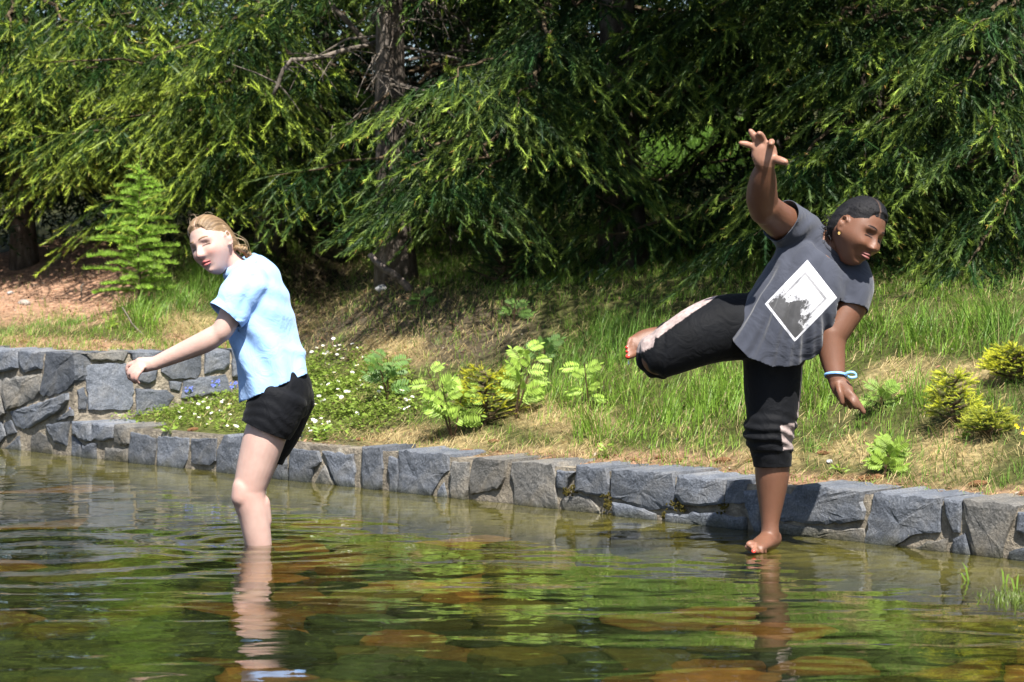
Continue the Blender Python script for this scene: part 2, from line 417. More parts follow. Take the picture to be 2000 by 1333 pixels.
MAT = {}
MAT['bank'] = bank_material()
MAT['bed'] = solid_mat('pond_bed_silt', [(0.3, 0.5), (0.7, 1.3)], scale=14, rough=0.9, bump=0.5, bscale=40, col_attr=True)
MAT['slab'] = solid_mat('bed_slab_stone', [(0.25, 0.55), (0.5, 0.95), (0.75, 1.4)], scale=11, rough=0.85, bump=0.5, bscale=45, col_attr=True, dist=.01)
MAT['water'] = water_material()
make_bank(); make_bed(); make_water()

# ================================================================ stone walls
def stone_material():
    m, nt, out = new_mat('basalt_stone'); L = nt.links
    tc = N(nt, 'ShaderNodeTexCoord'); ob = N(nt, 'ShaderNodeObjectInfo'); at = N(nt, 'ShaderNodeAttribute', attribute_name='Col')
    n1 = N(nt, 'ShaderNodeTexNoise', i_Scale=7.0, i_Detail=7.0, i_Roughness=0.65); L.new(tc.outputs['Object'], n1.inputs['Vector'])
    r1 = ramp(nt, [(0.3, (0.55, 0.58, 0.62)), (0.5, (1.0, 1.0, 1.0)), (0.68, (1.35, 1.25, 1.1))]); L.new(n1.outputs['Fac'], r1.inputs[0])
    n2 = N(nt, 'ShaderNodeTexNoise', i_Scale=120.0, i_Detail=4.0, i_Roughness=0.7); L.new(tc.outputs['Object'], n2.inputs['Vector'])
    r2 = ramp(nt, [(0.35, 0.6), (0.55, 1.0), (0.75, 1.5)]); L.new(n2.outputs['Fac'], r2.inputs[0])
    a = N(nt, 'ShaderNodeVectorMath', operation='MULTIPLY'); L.new(at.outputs['Color'], a.inputs[0]); L.new(r1.outputs[0], a.inputs[1])
    b = N(nt, 'ShaderNodeVectorMath', operation='MULTIPLY'); L.new(a.outputs[0], b.inputs[0]); L.new(r2.outputs[0], b.inputs[1])
    pb = N(nt, 'ShaderNodeBsdfPrincipled'); pb.inputs['Roughness'].default_value = 0.8; pb.inputs['Specular IOR Level'].default_value = 0.35
    # wet, algae-darkened band just above the water
    ge = N(nt, 'ShaderNodeNewGeometry'); sx = N(nt, 'ShaderNodeSeparateXYZ'); L.new(ge.outputs['Position'], sx.inputs[0])
    nz = N(nt, 'ShaderNodeTexNoise', i_Scale=9.0, i_Detail=4.0); L.new(ge.outputs['Position'], nz.inputs['Vector'])
    ad = N(nt, 'ShaderNodeMath', operation='MULTIPLY_ADD'); ad.inputs[1].default_value = -.07; L.new(nz.outputs['Fac'], ad.inputs[0]); L.new(sx.outputs[2], ad.inputs[2])
    wet = N(nt, 'ShaderNodeMapRange', i_1=-.032, i_2=.004, i_3=1.0, i_4=0.0); L.new(ad.outputs[0], wet.inputs[0])
    wm = N(nt, 'ShaderNodeMix', data_type='VECTOR'); L.new(wet.outputs[0], wm.inputs['Factor']); L.new(b.outputs[0], wm.inputs[4])
    wc = N(nt, 'ShaderNodeVectorMath', operation='MULTIPLY'); wc.inputs[1].default_value = (.45, .45, .36); L.new(b.outputs[0], wc.inputs[0]); L.new(wc.outputs[0], wm.inputs[5]); L.new(wm.outputs[1], pb.inputs['Base Color'])
    n3 = N(nt, 'ShaderNodeTexNoise', i_Scale=32.0, i_Detail=8.0, i_Roughness=0.7); L.new(tc.outputs['Object'], n3.inputs['Vector'])
    bp = N(nt, 'ShaderNodeBump', i_Strength=0.9, i_Distance=0.012); L.new(n3.outputs['Fac'], bp.inputs['Height']); L.new(bp.outputs[0], pb.inputs['Normal'])
    L.new(pb.outputs[0], out.inputs['Surface']); return m
MAT['stone'] = stone_material()
MAT['mortar'] = solid_mat('wall_mortar', [(0.25, (0.10, 0.085, 0.07)), (0.45, (0.22, 0.19, 0.15)), (0.6, (0.34, 0.29, 0.22)), (0.78, (0.50, 0.46, 0.38))], scale=15, rough=0.95, bump=1.0, bscale=55, dist=.02)
MAT['moss'] = solid_mat('moss', [(0.3, (0.07, 0.06, 0.01)), (0.7, (0.20, 0.16, 0.03))], scale=60, rough=1, bump=1, bscale=150)

def trace(fx, ox, oy, pts): return [(ox + x / fx, oy + y / fx) for x, y in pts]
_T = lambda p: trace(5.554, 0, 670, p); _A = lambda p: trace(4.0, 0, 660, p); _B = lambda p: trace(4.0, 500, 820, p)
_C = lambda p: trace(3.636, 950, 850, p); _D = lambda p: trace(3.636, 1450, 850, p)
STONES_LINE = [   # faces of the stones on the wall along the water
 _T([(-80,62),(165,70),(190,180),(188,270),(-80,345)]), _T([(205,60),(455,50),(465,130),(450,280),(270,320),(225,260),(205,170)]),
 _T([(500,55),(715,50),(815,60),(818,400),(720,510),(640,550),(480,580),(440,540),(440,480),(480,330)]),
 _T([(60,390),(200,370),(445,340),(430,520),(370,610),(90,730),(70,640),(35,540),(40,430)]), _T([(-120,400),(10,400),(40,680),(60,760),(0,830),(-120,820)]),
 _T([(110,750),(340,680),(730,550),(735,620),(640,740),(500,830),(320,925),(260,935),(180,900)]),
 _T([(600,840),(780,720),(800,790),(650,845)]), _T([(40,870),(110,840),(180,970),(90,1005)]), _T([(510,890),(760,850),(740,960),(720,1110),(600,1080),(530,960)]),
 _T([(-60,1110),(210,1010),(220,1140),(-60,1130)]), _T([(350,1010),(440,970),(520,1040),(600,1160),(570,1190),(330,1160)]), _T([(-120,870),(15,860),(60,1010),(-120,1080)]),
 _T([(790,850),(900,850),(980,900),(990,1060),(940,1070),(800,990)]), _T([(1000,900),(1230,930),(1225,1030),(1100,1060),(1000,1060)]),
 _T([(1245,930),(1390,960),(1400,1090),(1300,1110),(1245,1080)]), _T([(900,1110),(1040,1100),(1040,1230),(890,1210)]), _T([(1150,1140),(1380,1150),(1390,1260),(1150,1250)]),
 _T([(780,1010),(880,1100),(870,1200),(790,1190)]),
 _A([(1025,740),(1215,790),(1190,960),(1020,960)]), _A([(1235,775),(1470,790),(1465,950),(1400,990),(1235,975)]),
 _A([(1500,790),(1685,790),(1680,960),(1640,995),(1500,970)]), _A([(1700,880),(1750,790),(1950,800),(1960,1050),(1690,1030)]),
 _A([(1975,810),(2080,815),(2075,1060),(1975,1055)]),
 _B([(100,235),(230,205),(240,430),(110,430)]), _B([(270,225),(480,250),(510,330),(450,380),(410,460),(260,460)]), _B([(520,250),(760,270),(770,500),(690,500),(560,330)]),
 _B([(830,270),(970,260),(990,380),(965,520),(870,510),(830,420)]), _B([(1045,290),(1110,320),(1100,540),(1050,530)]), _B([(1120,290),(1490,320),(1500,400),(1420,500),(1330,565),(1130,555)]),
 _B([(1545,330),(1660,340),(1640,600),(1560,590),(1530,520)]), _B([(1700,325),(1950,350),(1940,450),(1890,540),(1780,560),(1680,580),(1670,500)]),
 _B([(425,465),(545,360),(665,500)]), _B([(1370,575),(1470,490),(1500,590)]),
 _C([(185,225),(300,220),(460,260),(490,310),(495,510),(210,475)]), _C([(510,250),(640,262),(590,310),(560,390),(505,370)]), _C([(650,270),(850,275),(870,350),(860,430),(800,430),(640,400)]),
 _C([(900,290),(1320,315),(1340,430),(1330,525),(1120,515),(890,440)]), _C([(1370,320),(1690,350),(1690,480),(1540,505),(1400,490),(1355,420)]), _C([(1710,350),(1840,365),(1840,480),(1700,485)]),
 _C([(550,440),(720,440),(860,530),(850,555),(540,540)]), _C([(900,480),(1030,500),(1200,560),(1210,590),(920,570)]), _C([(1290,560),(1640,550),(1830,590),(1830,660),(1290,600)]),
 _D([(20,400),(110,395),(130,660),(60,600),(30,500)]), _D([(170,410),(480,420),(850,440),(850,600),(700,630),(520,630),(170,590)]),
 _D([(170,640),(520,650),(855,670),(860,750),(170,690)]), _D([(940,470),(1400,475),(1390,690),(1190,715),(980,760),(880,755),(900,600)]), _D([(1060,760),(1450,735),(1440,800),(1070,780)]),
 _D([(1440,480),(1560,485),(1540,690),(1500,690),(1450,560)]), _D([(1575,530),(1940,540),(1900,650),(1850,800),(1830,860),(1680,845),(1610,680)]),
 _D([(1960,550),(2150,560),(2150,760),(1950,680)]), _D([(1900,830),(2150,780),(2150,910),(1890,860)]), _D([(1500,740),(1580,700),(1640,840),(1490,800)]),
]
STONES_TALL = [
 _T([(835,60),(1380,62),(1385,150),(1330,195),(990,180),(835,150)]), _T([(930,250),(1200,225),(1360,230),(1444,330),(1440,640),(1400,720),(960,720),(960,560),(930,390)]),
 _T([(835,520),(910,480),(945,600),(935,720),(850,720)]), _T([(835,190),(905,200),(905,360),(835,400)]),
 _A([(1020,90),(1245,88),(1250,205),(1040,170)]), _A([(1265,90),(1575,98),(1565,270),(1530,320),(1340,320),(1260,265)]), _A([(1600,100),(1790,108),(1790,200),(1740,250),(1600,280)]),
 _A([(1080,280),(1230,250),(1215,330),(1160,360),(1080,335)]), _A([(1060,400),(1300,410),(1360,460),(1250,590),(1060,600)]), _A([(1320,340),(1420,350),(1400,420),(1330,400)]),
 _A([(1440,340),(1600,310),(1760,290),(1800,420),(1420,470)]), _A([(1810,110),(2060,112),(2050,330),(1820,300)]),
]
def on_plane(px, py, O, D, Nn):
    """(u along wall, z) of the pixel on the vertical plane through O with direction D"""
    r = ray(px, py); c = Vector((0, 0, CAMZ)); k = (O - c).dot(Nn) / r.dot(Nn); p = c + r * k
    return (p - O).dot(D), p.z
def build_stone(poly, O, D, Nn, top, parent, r, low):
    """one rough-faced block; poly in (u, z) on the wall face"""
    P = np.array(poly)
    ar = 0.5 * np.sum(P[:, 0] * np.roll(P[:, 1], -1) - np.roll(P[:, 0], -1) * P[:, 1])
    if ar < 0: P = P[::-1]
    seg = []
    for a, b in zip(P, np.roll(P, -1, 0)):
        ln = np.linalg.norm(b - a); k = max(1, int(ln / 0.028))
        for i in range(k): seg.append(a + (b - a) * (i / k) + (0 if i == 0 else 1) * np.array([r.gauss(0, .0035), r.gauss(0, .0035)]))
    P = np.array(seg); n = len(P); cen = P.mean(0); P = cen + (P - cen) * 1.035; rad = np.abs(P - cen).max()
    is_top = (P[:, 1].max() > top - 0.02)
    if is_top: P[:, 1] = np.where(P[:, 1] > top - .035, np.clip(top + np.array([r.gauss(0, .004) for _ in P]), None, top + .008), P[:, 1])
    back = -r.uniform(.17, .30) if is_top else -0.10
    proud = r.uniform(.006, .016); slope = np.array([r.uniform(-.06, .06), r.uniform(-.10, .05)])
    levels = [(1.0, back), (1.0, -0.004), (0.975, .6), (.80, 1.0), (.55, 1.05), (.28, 1.0)]
    V = []
    sd = r.randint(0, 9999)
    for s, h in levels:
        p = cen + (P - cen) * s
        if s == 1.0: dep = np.full(n, h)
        else:
            dep = proud * h + (p - cen) @ slope * 0.5 + (0.018 * (fbm(p, 7.0, sd, 2) - .5) + 0.006 * (vnoise(p, 34.0, sd + 1) - .5)) * min(1, h + .1)
            dep = np.maximum(dep, 0.0)
        if h == back and is_top: p = np.where((p[:, 1:2] > top - .03) & True, p + [0, 0.004], p)
        V.append(np.array([np.array(O) + np.array(D) * a - np.array(Nn) * q + np.array([0, 0, b]) for (a, b), q in zip(p, dep)]))
    cdep = proud + 0.022 * (float(fbm(cen[None], 7.0, sd, 2)[0]) - .5)
    V.append(np.array([np.array(O) + np.array(D) * cen[0] - np.array(Nn) * max(cdep, 0) + np.array([0, 0, cen[1]])]))
    V = np.concatenate(V); L = len(levels); Q = []
    for k in range(L - 1):
        for a in range(n): b = (a + 1) % n; Q.append((k * n + a, k * n + b, (k + 1) * n + b, (k + 1) * n + a))
    Tr = [((L - 1) * n + a, (L - 1) * n + (a + 1) % n, L * n) for a in range(n)]
    base = np.array([0.128, 0.140, 0.165]) if r.random() < .74 else np.array([0.16, 0.153, 0.142])
    base = base * r.uniform(.72, 1.3)
    loc = np.array(O) + np.array(D) * cen[0] + np.array([0, 0, cen[1]])
    me = np_mesh('stone', V - loc, [np.array(Q), np.array(Tr)], np.tile(base, (len(V), 1)), False)
    o = link('stone', me, MAT['stone'], parent); o.location = Vector(loc) - parent.location
def box_np(a, b, Nn, z0, z1, back):
    """slab behind the face line a->b"""
    a = np.array(a); b = np.array(b); n = np.array(Nn) * back
    V = []
    for z in (z0, z1):
        for p in (a, b, b + n, a + n): V.append([p[0], p[1], z])
    Q = [(0, 3, 2, 1), (4, 5, 6, 7), (0, 1, 5, 4), (1, 2, 6, 5), (2, 3, 7, 6), (3, 0, 4, 7)]
    return np.array(V), np.array(Q)
def mortar_wall(mb, O, D, Nn, u0, u1, z0, z1, thick):
    """finely divided, lumpy face so the joints look trowelled, and a top and back"""
    nu = max(2, int((u1 - u0) / .03)); nz = max(2, int((z1 - z0) / .03))
    U, Zz = np.meshgrid(np.linspace(u0, u1, nu + 1), np.linspace(z0, z1, nz + 1))
    q = -0.006 + 0.022 * (fbm(np.stack([U, Zz], -1), 12, 77) - .5); q[-1] = -0.012
    f = np.array(O)[None, None] + U[..., None] * np.array(D) - q[..., None] * np.array(Nn); f[..., 2] = Zz
    V = f.reshape(-1, 3); i = np.arange(nz)[:, None] * (nu + 1) + np.arange(nu)[None]
    Q = np.stack([i, i + 1, i + nu + 2, i + nu + 1], -1).reshape(-1, 4); mb.add(V, Q)
    a = np.array(O) + np.array(D) * u0 + np.array(Nn) * .02; b = np.array(O) + np.array(D) * u1 + np.array(Nn) * .02
    V, Q = box_np(a, b, Nn, z0, z1 - .004, thick); mb.add(V, Q)
def make_walls():
    r = random.Random(3)
    u = lambda px, D=None: (Gz(px, wl_y(px)) - A0).dot(WD)
    O = A0.copy(); O.z = 0
    low = empty('low_stone_wall', Gz(1000, wl_y(1000))); tag(low, 'long low wall of rough grey basalt blocks along the pond edge', 'wall')
    tall = empty('tall_stone_wall', P1); tag(tall, 'taller grey stone retaining wall with pale mortar behind the flowery terrace', 'wall')
    mb = MB(); mortar_wall(mb, O, WD, WN, u(PX1) + .002, u(2000) + 1.6, -0.3, LOWH - .012, .26); mb.build('mortar', MAT['mortar'], low, True)
    mb = MB(); mortar_wall(mb, O, WD, WN, u(0) - 2.4, u(PX1), -0.3, TALL - .012, .22)
    O2 = P1.copy(); O2.z = 0; L2 = (P2 - P1).length
    mortar_wall(mb, O2, TD, TN, 0.0, L2, 0.05, TALL - .012, .22); mb.build('mortar', MAT['mortar'], tall, True)
    for pts in STONES_LINE:
        pts = [(x, y + (26 if y > wl_y(x) - 9 else 0)) for x, y in pts]
        poly = [on_plane(x, y, O, WD, WN) for x, y in pts]
        cx = sum(p[0] for p in pts) / len(pts); cy = sum(p[1] for p in pts) / len(pts)
        is_tall = cx < PX1 - 2
        build_stone(poly, O, WD, WN, TALL if is_tall else LOWH, tall if is_tall else low, r, not is_tall)
    for pts in STONES_TALL:
        poly = [on_plane(x, y, O2, TD, TN) for x, y in pts]
        build_stone(poly, O2, TD, TN, TALL, tall, r, False)
    # beyond the picture's edges the wall goes on
    for k in range(7):
        a = u(2000) + .22 + k * .2
        build_stone([(a, -.06), (a + .18, -.06), (a + .18, LOWH), (a, LOWH)], O, WD, WN, LOWH, low, r, True)
    for k in range(8):
        a = u(0) - .32 - k * .27
        build_stone([(a, .30), (a + .25, .28), (a + .25, TALL), (a, TALL)], O, WD, WN, TALL, tall, r, False)
        build_stone([(a - .1, -.06), (a + .13, -.06), (a + .13, .25), (a - .1, .27)], O, WD, WN, TALL, tall, r, False)
    # yellow-brown moss cushions in the joints
    for px, py, s in ((1123, 957, .012), (1107, 960, .008), (1187, 975, .013), (1190, 990, .014), (1322, 985, .016), (1335, 993, .014), (1300, 1008, .008), (1415, 993, .012)):
        uu, z = on_plane(px, py, O, WD, WN); c = np.array(O) + np.array(WD) * uu - np.array(WN) * .004; c[2] = z
        mb = MB()
        for _ in range(26):
            p = c + np.array([r.gauss(0, s), r.gauss(0, s * .5), r.gauss(0, s)]); mb.tube([p, p + np.array([r.gauss(0, .004), -.006, .006])], [.005, .002], 4)
        mb.build('moss', MAT['moss'], low)
make_walls()
# ================================================================ spruces and other trees
MAT['needle'] = foliage_mat('spruce_needles', trans=0.28, rough=0.5, spec=0.25, vary=0.3, nscale=3.0)
MAT['bark'] = solid_mat('spruce_bark', [(0.3, (0.035, 0.027, 0.022)), (0.5, (0.10, 0.080, 0.064)), (0.7, (0.21, 0.18, 0.155))], scale=18, rough=0.95, bump=1.0, bscale=35, stretch=(1, 1, .35))
MAT['deadwood'] = solid_mat('dead_branch_wood', [(0.3, (0.07, 0.06, 0.048)), (0.7, (0.24, 0.20, 0.165))], scale=14, rough=0.95, bump=.6, bscale=40)
MAT['twig'] = solid_mat('bough_wood', [(0.3, (0.05, 0.035, 0.02)), (0.7, (0.14, 0.10, 0.06))], scale=20, rough=0.95)

def unit_shoot(nn, seed, wid, nl, core=0.0):
    """brush of needles round a shoot lying along +x, unit length; returns V (nn*3,3), s along shoot (nn*3)"""
    r = np.random.default_rng(seed)
    s = (np.arange(nn) + r.random(nn) * .9) / nn
    a = r.random(nn) * 2 * np.pi
    fw = (0.55 + 0.35 * r.random(nn) + .5 * s ** 3) if not core else (.85 + .6 * r.random(nn) + .7 * s ** 3)
    base = np.stack([s, np.zeros(nn), np.zeros(nn)], -1)
    d = np.stack([fw, np.cos(a), np.sin(a)], -1); d /= np.linalg.norm(d, axis=1)[:, None]
    ln = nl * (0.75 + .5 * r.random(nn)) * (1 - .15 * s)
    tip = base + d * ln[:, None]
    side = np.cross(d, r.normal(size=(nn, 3))); side /= np.linalg.norm(side, axis=1)[:, None] + 1e-9
    b0 = base - side * wid / 2 + d * ln[:, None] * .05; b1 = base + side * wid / 2 + d * ln[:, None] * .05
    V = np.stack([b0, b1, tip], 1).reshape(-1, 3); ss = np.repeat(s, 3)
    if core:                                              # the thick body of the shoot, four-sided spindle
        rs = ((0.0, .5), (.55, 1.0), (.93, .0)); tri = []; tv = []
        for (s0, r0), (s1, r1) in zip(rs[:-1], rs[1:]):
            for q in range(3):
                a0, a1 = q * 2.0944, (q + 1) * 2.0944; P = lambda s_, r_, a_: (s_, core * r_ * math.cos(a_), core * r_ * math.sin(a_))
                tri += [P(s0, r0, a0), P(s0, r0, a1), P(s1, r1, a1)]; tv += [s0, s0, s1]
                if r1 > 0: tri += [P(s0, r0, a0), P(s1, r1, a1), P(s1, r1, a0)]; tv += [s0, s1, s1]
        V = np.concatenate([V, np.array(tri)]); ss = np.concatenate([ss, tv])
    return V, ss
SH_FINE = [unit_shoot(42, k, .030, .24, .042) for k in range(5)]
SH_MID = [unit_shoot(18, k + 50, .06, .26, .05) for k in range(4)]
SH_COARSE = [unit_shoot(12, k + 80, .085, .26) for k in range(4)]

def frames(D, r):
    """rotation matrices whose first axis is D (n,3)"""
    D = D / (np.linalg.norm(D, axis=1)[:, None] + 1e-9)
    a = r.normal(size=D.shape); S = np.cross(a, D); S /= np.linalg.norm(S, axis=1)[:, None] + 1e-9
    B = np.cross(D, S); return np.stack([D, S, B], -1)
def place_shoots(P, D, L, lib, tipw, r, old, new, bud):
    """instances of brush meshes baked to one array. tipw (n): how much fresh growth the shoot carries"""
    which = r.integers(0, len(lib), len(P)); Vs = []; Cs = []
    for k, (U, s) in enumerate(lib):
        m = np.where(which == k)[0]
        if not len(m): continue
        R = frames(D[m], r)
        V = np.einsum('nij,vj->nvi', R, U) * L[m][:, None, None] + P[m][:, None]
        f = np.clip(tipw[m][:, None] * np.clip(1.6 * s[None] - .25, .08, 1.3), 0, 1)[..., None]
        jit = (0.7 + .6 * r.random(len(m)))[:, None, None]
        c = (np.array(old) * (1 - f) + np.array(new) * f) * jit
        bf = (np.clip((s[None] - .93) / .07, 0, 1) * (tipw[m][:, None] > .45) * (r.random(len(m)) < .55)[:, None])[..., None]
        c = c * (1 - bf) + np.array(bud) * bf
        Vs.append(V.reshape(-1, 3)); Cs.append(np.broadcast_to(c, V.shape).reshape(-1, 3))
    return np.concatenate(Vs), np.concatenate(Cs)

class Crown:
    def __init__(s, seed, old=(0.030, 0.066, 0.016), new=(0.15, 0.22, 0.035), bud=(0.42, 0.24, 0.07)):
        s.P = []; s.D = []; s.L = []; s.t = []; s.lv = []; s.r = np.random.default_rng(seed); s.wood = MB(); s.old, s.new, s.bud = old, new, bud
    def bough(s, root, tip, level=0, fresh=.5, spread=.5, hang=.5, shoot=.15, sag=.25, dens=1.0):
        """level 0 fine, 1 medium, 2 coarse"""
        r = s.r; root = np.array(root, float); tip = np.array(tip, float); ln = np.linalg.norm(tip - root)
        n = 12; q = np.linspace(0, 1, n)[:, None]
        ax = root + (tip - root) * q; ax[:, 2] += (sag * ln * (q * (1 - q)) * 1.2 - .10 * ln * np.sin(q * 3.1416))[:, 0] * (1 if sag > 0 else 1)
        ax += r.normal(size=(n, 3)) * .012 * ln * np.sin(q * 3.14)
        s.wood.tube(ax, np.linspace(.010 + .006 * ln, .0015, n), 5)
        t = (ax[-1] - ax[0]); t /= np.linalg.norm(t); side = np.cross(t, [0, 0, 1.0]); side /= np.linalg.norm(side) + 1e-9
        step = (.125, .14, .23)[level] / dens; nl = max(3, int(ln * .88 / step))
        P = []; D = []; L = []; tw = []
        for i in range(nl):
            u = .12 + .88 * (i + r.random() * .6) / nl
            k = u * (n - 1); a = int(min(k, n - 2)); p = ax[a] + (ax[a + 1] - ax[a]) * (k - a)
            for sg in (-1, 1):
                ll = spread * ln * (0.30 + .75 * math.sin(min(1, (1 - u) * 1.5 + .12) * 1.57)) * (.7 + .5 * r.random()); ll = min(ll, .75) * (.55 + .45 * min(1, u * 3))
                dr = side * sg * (.75 + .3 * r.random()) + t * (.55 + .4 * r.random()) + np.array([0, 0, -hang * (.15 + .6 * r.random())]); dr /= np.linalg.norm(dr)
                m = max(2, int(ll / ((.072, .085, .13)[level] / dens)))
                w = (np.arange(m) + .5 + .6 * (r.random(m) - .5)) / m
                curve = np.stack([0 * w, 0 * w, -hang * .35 * ll * w ** 2], -1)
                pp = p + dr * (ll * w)[:, None] + curve
                sgn = np.where(np.arange(m) % 2 == 0, 1, -1)
                perp = np.cross(dr, [0, 0, 1.0]); perp /= np.linalg.norm(perp) + 1e-9
                dd = dr * .85 + perp * (sgn * (.42 + .25 * r.random(m)))[:, None] + np.stack([0 * w, 0 * w, -hang * (.55 + .5 * r.random(m))], -1)
                dd[-1] = dr + np.array([0, 0, -hang * .4])
                P.append(pp); D.append(dd); L.append(shoot * (.65 + .6 * r.random(m)) * (1.15 - .35 * w))
                tw.append(np.clip(fresh * (.05 + 1.15 * w ** 1.6 * (.35 + .65 * u)) + .45 * (r.random(m) - .58), 0, 1))
        # shoots along the leading end
        m = int(6 / (1 + level)) + 2; w = np.linspace(.75, 1, m); k = w * (n - 1); a = np.minimum(k.astype(int), n - 2)
        P.append(ax[a] + (ax[a + 1] - ax[a]) * (k - a)[:, None]); D.append(t + r.normal(size=(m, 3)) * .35); L.append(np.full(m, shoot)); tw.append(np.full(m, fresh))
        P = np.concatenate(P); s.P.append(P); s.D.append(np.concatenate(D)); s.L.append(np.concatenate(L)); s.t.append(np.concatenate(tw)); s.lv.append(np.full(len(P), level))
    def build(s, root):
        P = np.concatenate(s.P); D = np.concatenate(s.D); L = np.concatenate(s.L); t = np.concatenate(s.t); lv = np.concatenate(s.lv)
        Vs = []; Cs = []
        for k, lib in enumerate((SH_FINE, SH_MID, SH_COARSE)):
            m = lv == k
            if m.any():
                V, c = place_shoots(P[m], D[m], L[m] * (1, 1.15, 1.7)[k], lib, t[m], s.r, s.old, s.new, s.bud); Vs.append(V); Cs.append(c)
        V = np.concatenate(Vs); c = np.concatenate(Cs)
        V = V - np.array(root.location)
        F = np.arange(len(V)).reshape(-1, 3)
        o = link('crown', np_mesh('crown', V, [F], c), MAT['needle'], root)
        tag(s.wood.build('boughs', MAT['twig'], root), kind='stuff'); tag(o, kind='stuff')
        return len(F)
NTRI = [0]
GAPS = [(772, 90, 95, 170, 99), (1362, 290, 120, 75, 99), (640, 60, 60, 60, 17)]       # openings in the foliage: px, py, rx, ry, applies to trees nearer than
def in_gap(tip, d):
    x, y = proj(np.array(tip)); return any(d < dm and not (dm == 99 and gx == 772 and d > 17) and ((x - gx) / rx) ** 2 + ((y + 25 - gy) / ry) ** 2 < 1 for gx, gy, rx, ry, dm in GAPS)
def trunk_of(root, base, h, r0, mat='bark', seed=0):
    n = 14; z = np.linspace(-.15, h, n); r = np.random.default_rng(seed)
    p = np.stack([base[0] + .03 * np.sin(z * 1.3 + seed), base[1] + .03 * np.cos(z * 1.1), base[2] + z], -1)
    rad = r0 * (1 - .85 * np.clip(z, 0, h) / h) + r0 * .45 * np.exp(-np.clip(z, 0, 9) * 6)
    V, Q, Tn = tube_np(p, rad, 14); V = V + .012 * (vnoise(V, 9, seed) - .5)[:, None]
    mb = MB(); mb.add(V, Q, Tn); return mb.build('trunk', MAT[mat], root, True)
def spruce(px, d, h, R, seed, label, fresh=.5, z0=.35, front=1.0, back_level=2, cols=None, targets=(), rings=None, r0=.09, low_skip=None, group='spruces on the bank', front_level=0, rise=.05, hang=.62, pylim=470):
    r = random.Random(seed); X = (px - 1000) / FPX * d; gz = float(ground_z(X, d)); base = (X, d, gz)
    root = empty('spruce_tree', base); tag(root, label, 'tree', group)
    trunk_of(root, base, h, r0, seed=seed)
    c = Crown(seed, **(cols or {}))
    z = z0
    while z < h - .25:
        f = z / h; L0 = R * (1 - f) ** .75 + .15
        seen = gz + z < 3.0 + (.6 if d < 17.7 else .0)
        n = (7 if d < 19 else 5) if seen else (3 if d < 17.7 else 4)
        ph = r.random() * 6.28
        for k in range(n):
            a = ph + k * 2 * math.pi / n + r.uniform(-.3, .3)
            dx, dy = math.cos(a), math.sin(a)
            fac = -dy                                     # 1 = towards the viewer
            L = L0 * r.uniform(.75, 1.15) * (front if fac > .2 else 1)
            if not seen: lv = 2
            elif fac > .05: lv = front_level
            else: lv = back_level
            tipz = gz + z + L * (rise - .30 * (1 - f)) + r.uniform(-.08, .08); tip = (X + dx * L, d + dy * L, tipz)
            if seen and any(in_gap((X + dx * L * q_, d + dy * L * q_, tipz + .25 * (1 - q_)), d) for q_ in (1, .8, .6, .4)): continue
            if seen and proj(np.array([tip[0], tip[1], tipz - .18]))[1] > pylim - (0 if fac > 0 else 40): continue
            c.bough((X, d, gz + z), tip, lv, fresh * r.uniform(.6, 1.25), hang=hang)
        z += (.39 if seen else .52) * r.uniform(.85, 1.15)
    for tpx, tpy, td, fr in targets:
        tip = W(tpx, tpy, td); ln = math.hypot(tip.x - X, tip.y - d)
        c.bough((X, d, tip.z + .15 + .22 * ln), tip, 0, fr, spread=.42, hang=.75, shoot=.16)
    NTRI[0] += c.build(root)
    return root

BRIGHT = dict(old=(0.017, 0.050, 0.009), new=(0.46, 0.58, 0.07), bud=(0.70, 0.60, 0.14))  # older needles here and below darkened so gaps between boughs read as shade
MIDG = dict(old=(0.016, 0.047, 0.011), new=(0.36, 0.48, 0.07), bud=(0.50, 0.27, 0.08))
SHADEG = dict(old=(0.010, 0.024, 0.007), new=(0.03, 0.055, 0.014), bud=(0.2, 0.14, 0.05))  # spruce needles darkened to paint in the shade of the back row
spruce(520, 16.2, 7.5, 1.75, 1, 'dense spruce with yellow-green new tips behind the person in the blue shirt', .95, .25, cols=BRIGHT, pylim=455,
       targets=((380, 190, 14.3, 1), (460, 290, 14.2, 1), (520, 190, 14.2, .9), (300, 110, 14.6, .9), (360, 345, 14.6, 1), (640, 150, 14.3, .8), (500, 60, 14.2, .9), (430, 110, 14.3, 1), (590, 260, 14.5, .9)))
spruce(40, 17.6, 7.5, 2.0, 2, 'spruce with drooping shaded boughs over the bare brown litter', .75, .45, cols=BRIGHT, pylim=430,
       targets=((60, 240, 15.9, .8), (170, 330, 16.0, .9), (20, 60, 15.8, .7), (90, 120, 15.8, .8), (120, 200, 15.9, .8), (0, 150, 15.8, .8), (180, 60, 15.8, .9), (230, 150, 15.8, .9), (220, 270, 15.9, .9), (270, 220, 15.9, 1)))
spruce(772, 13.9, 8.0, 1.25, 3, 'bare-stemmed spruce with grey trunk and dead lower branches', .45, 2.0, cols=MIDG, r0=.105,
       targets=((670, 250, 13.4, .4), (860, 300, 13.2, .3)))
spruce(1060, 14.1, 8.0, 1.75, 4, 'spruce with a long sunlit bough hanging over the shaded bank', .40, .5, cols=MIDG, pylim=480,
       targets=((872, 158, 12.0, 1), (1070, 95, 12.1, .9), (1010, 210, 12.1, .9), (930, 350, 12.5, .5), (1120, 280, 12.4, .4), (850, 345, 12.4, .5), (780, 335, 12.9, .4), (745, 385, 13.2, .35), (1190, 330, 12.6, .4), (1225, 420, 12.8, .35)))
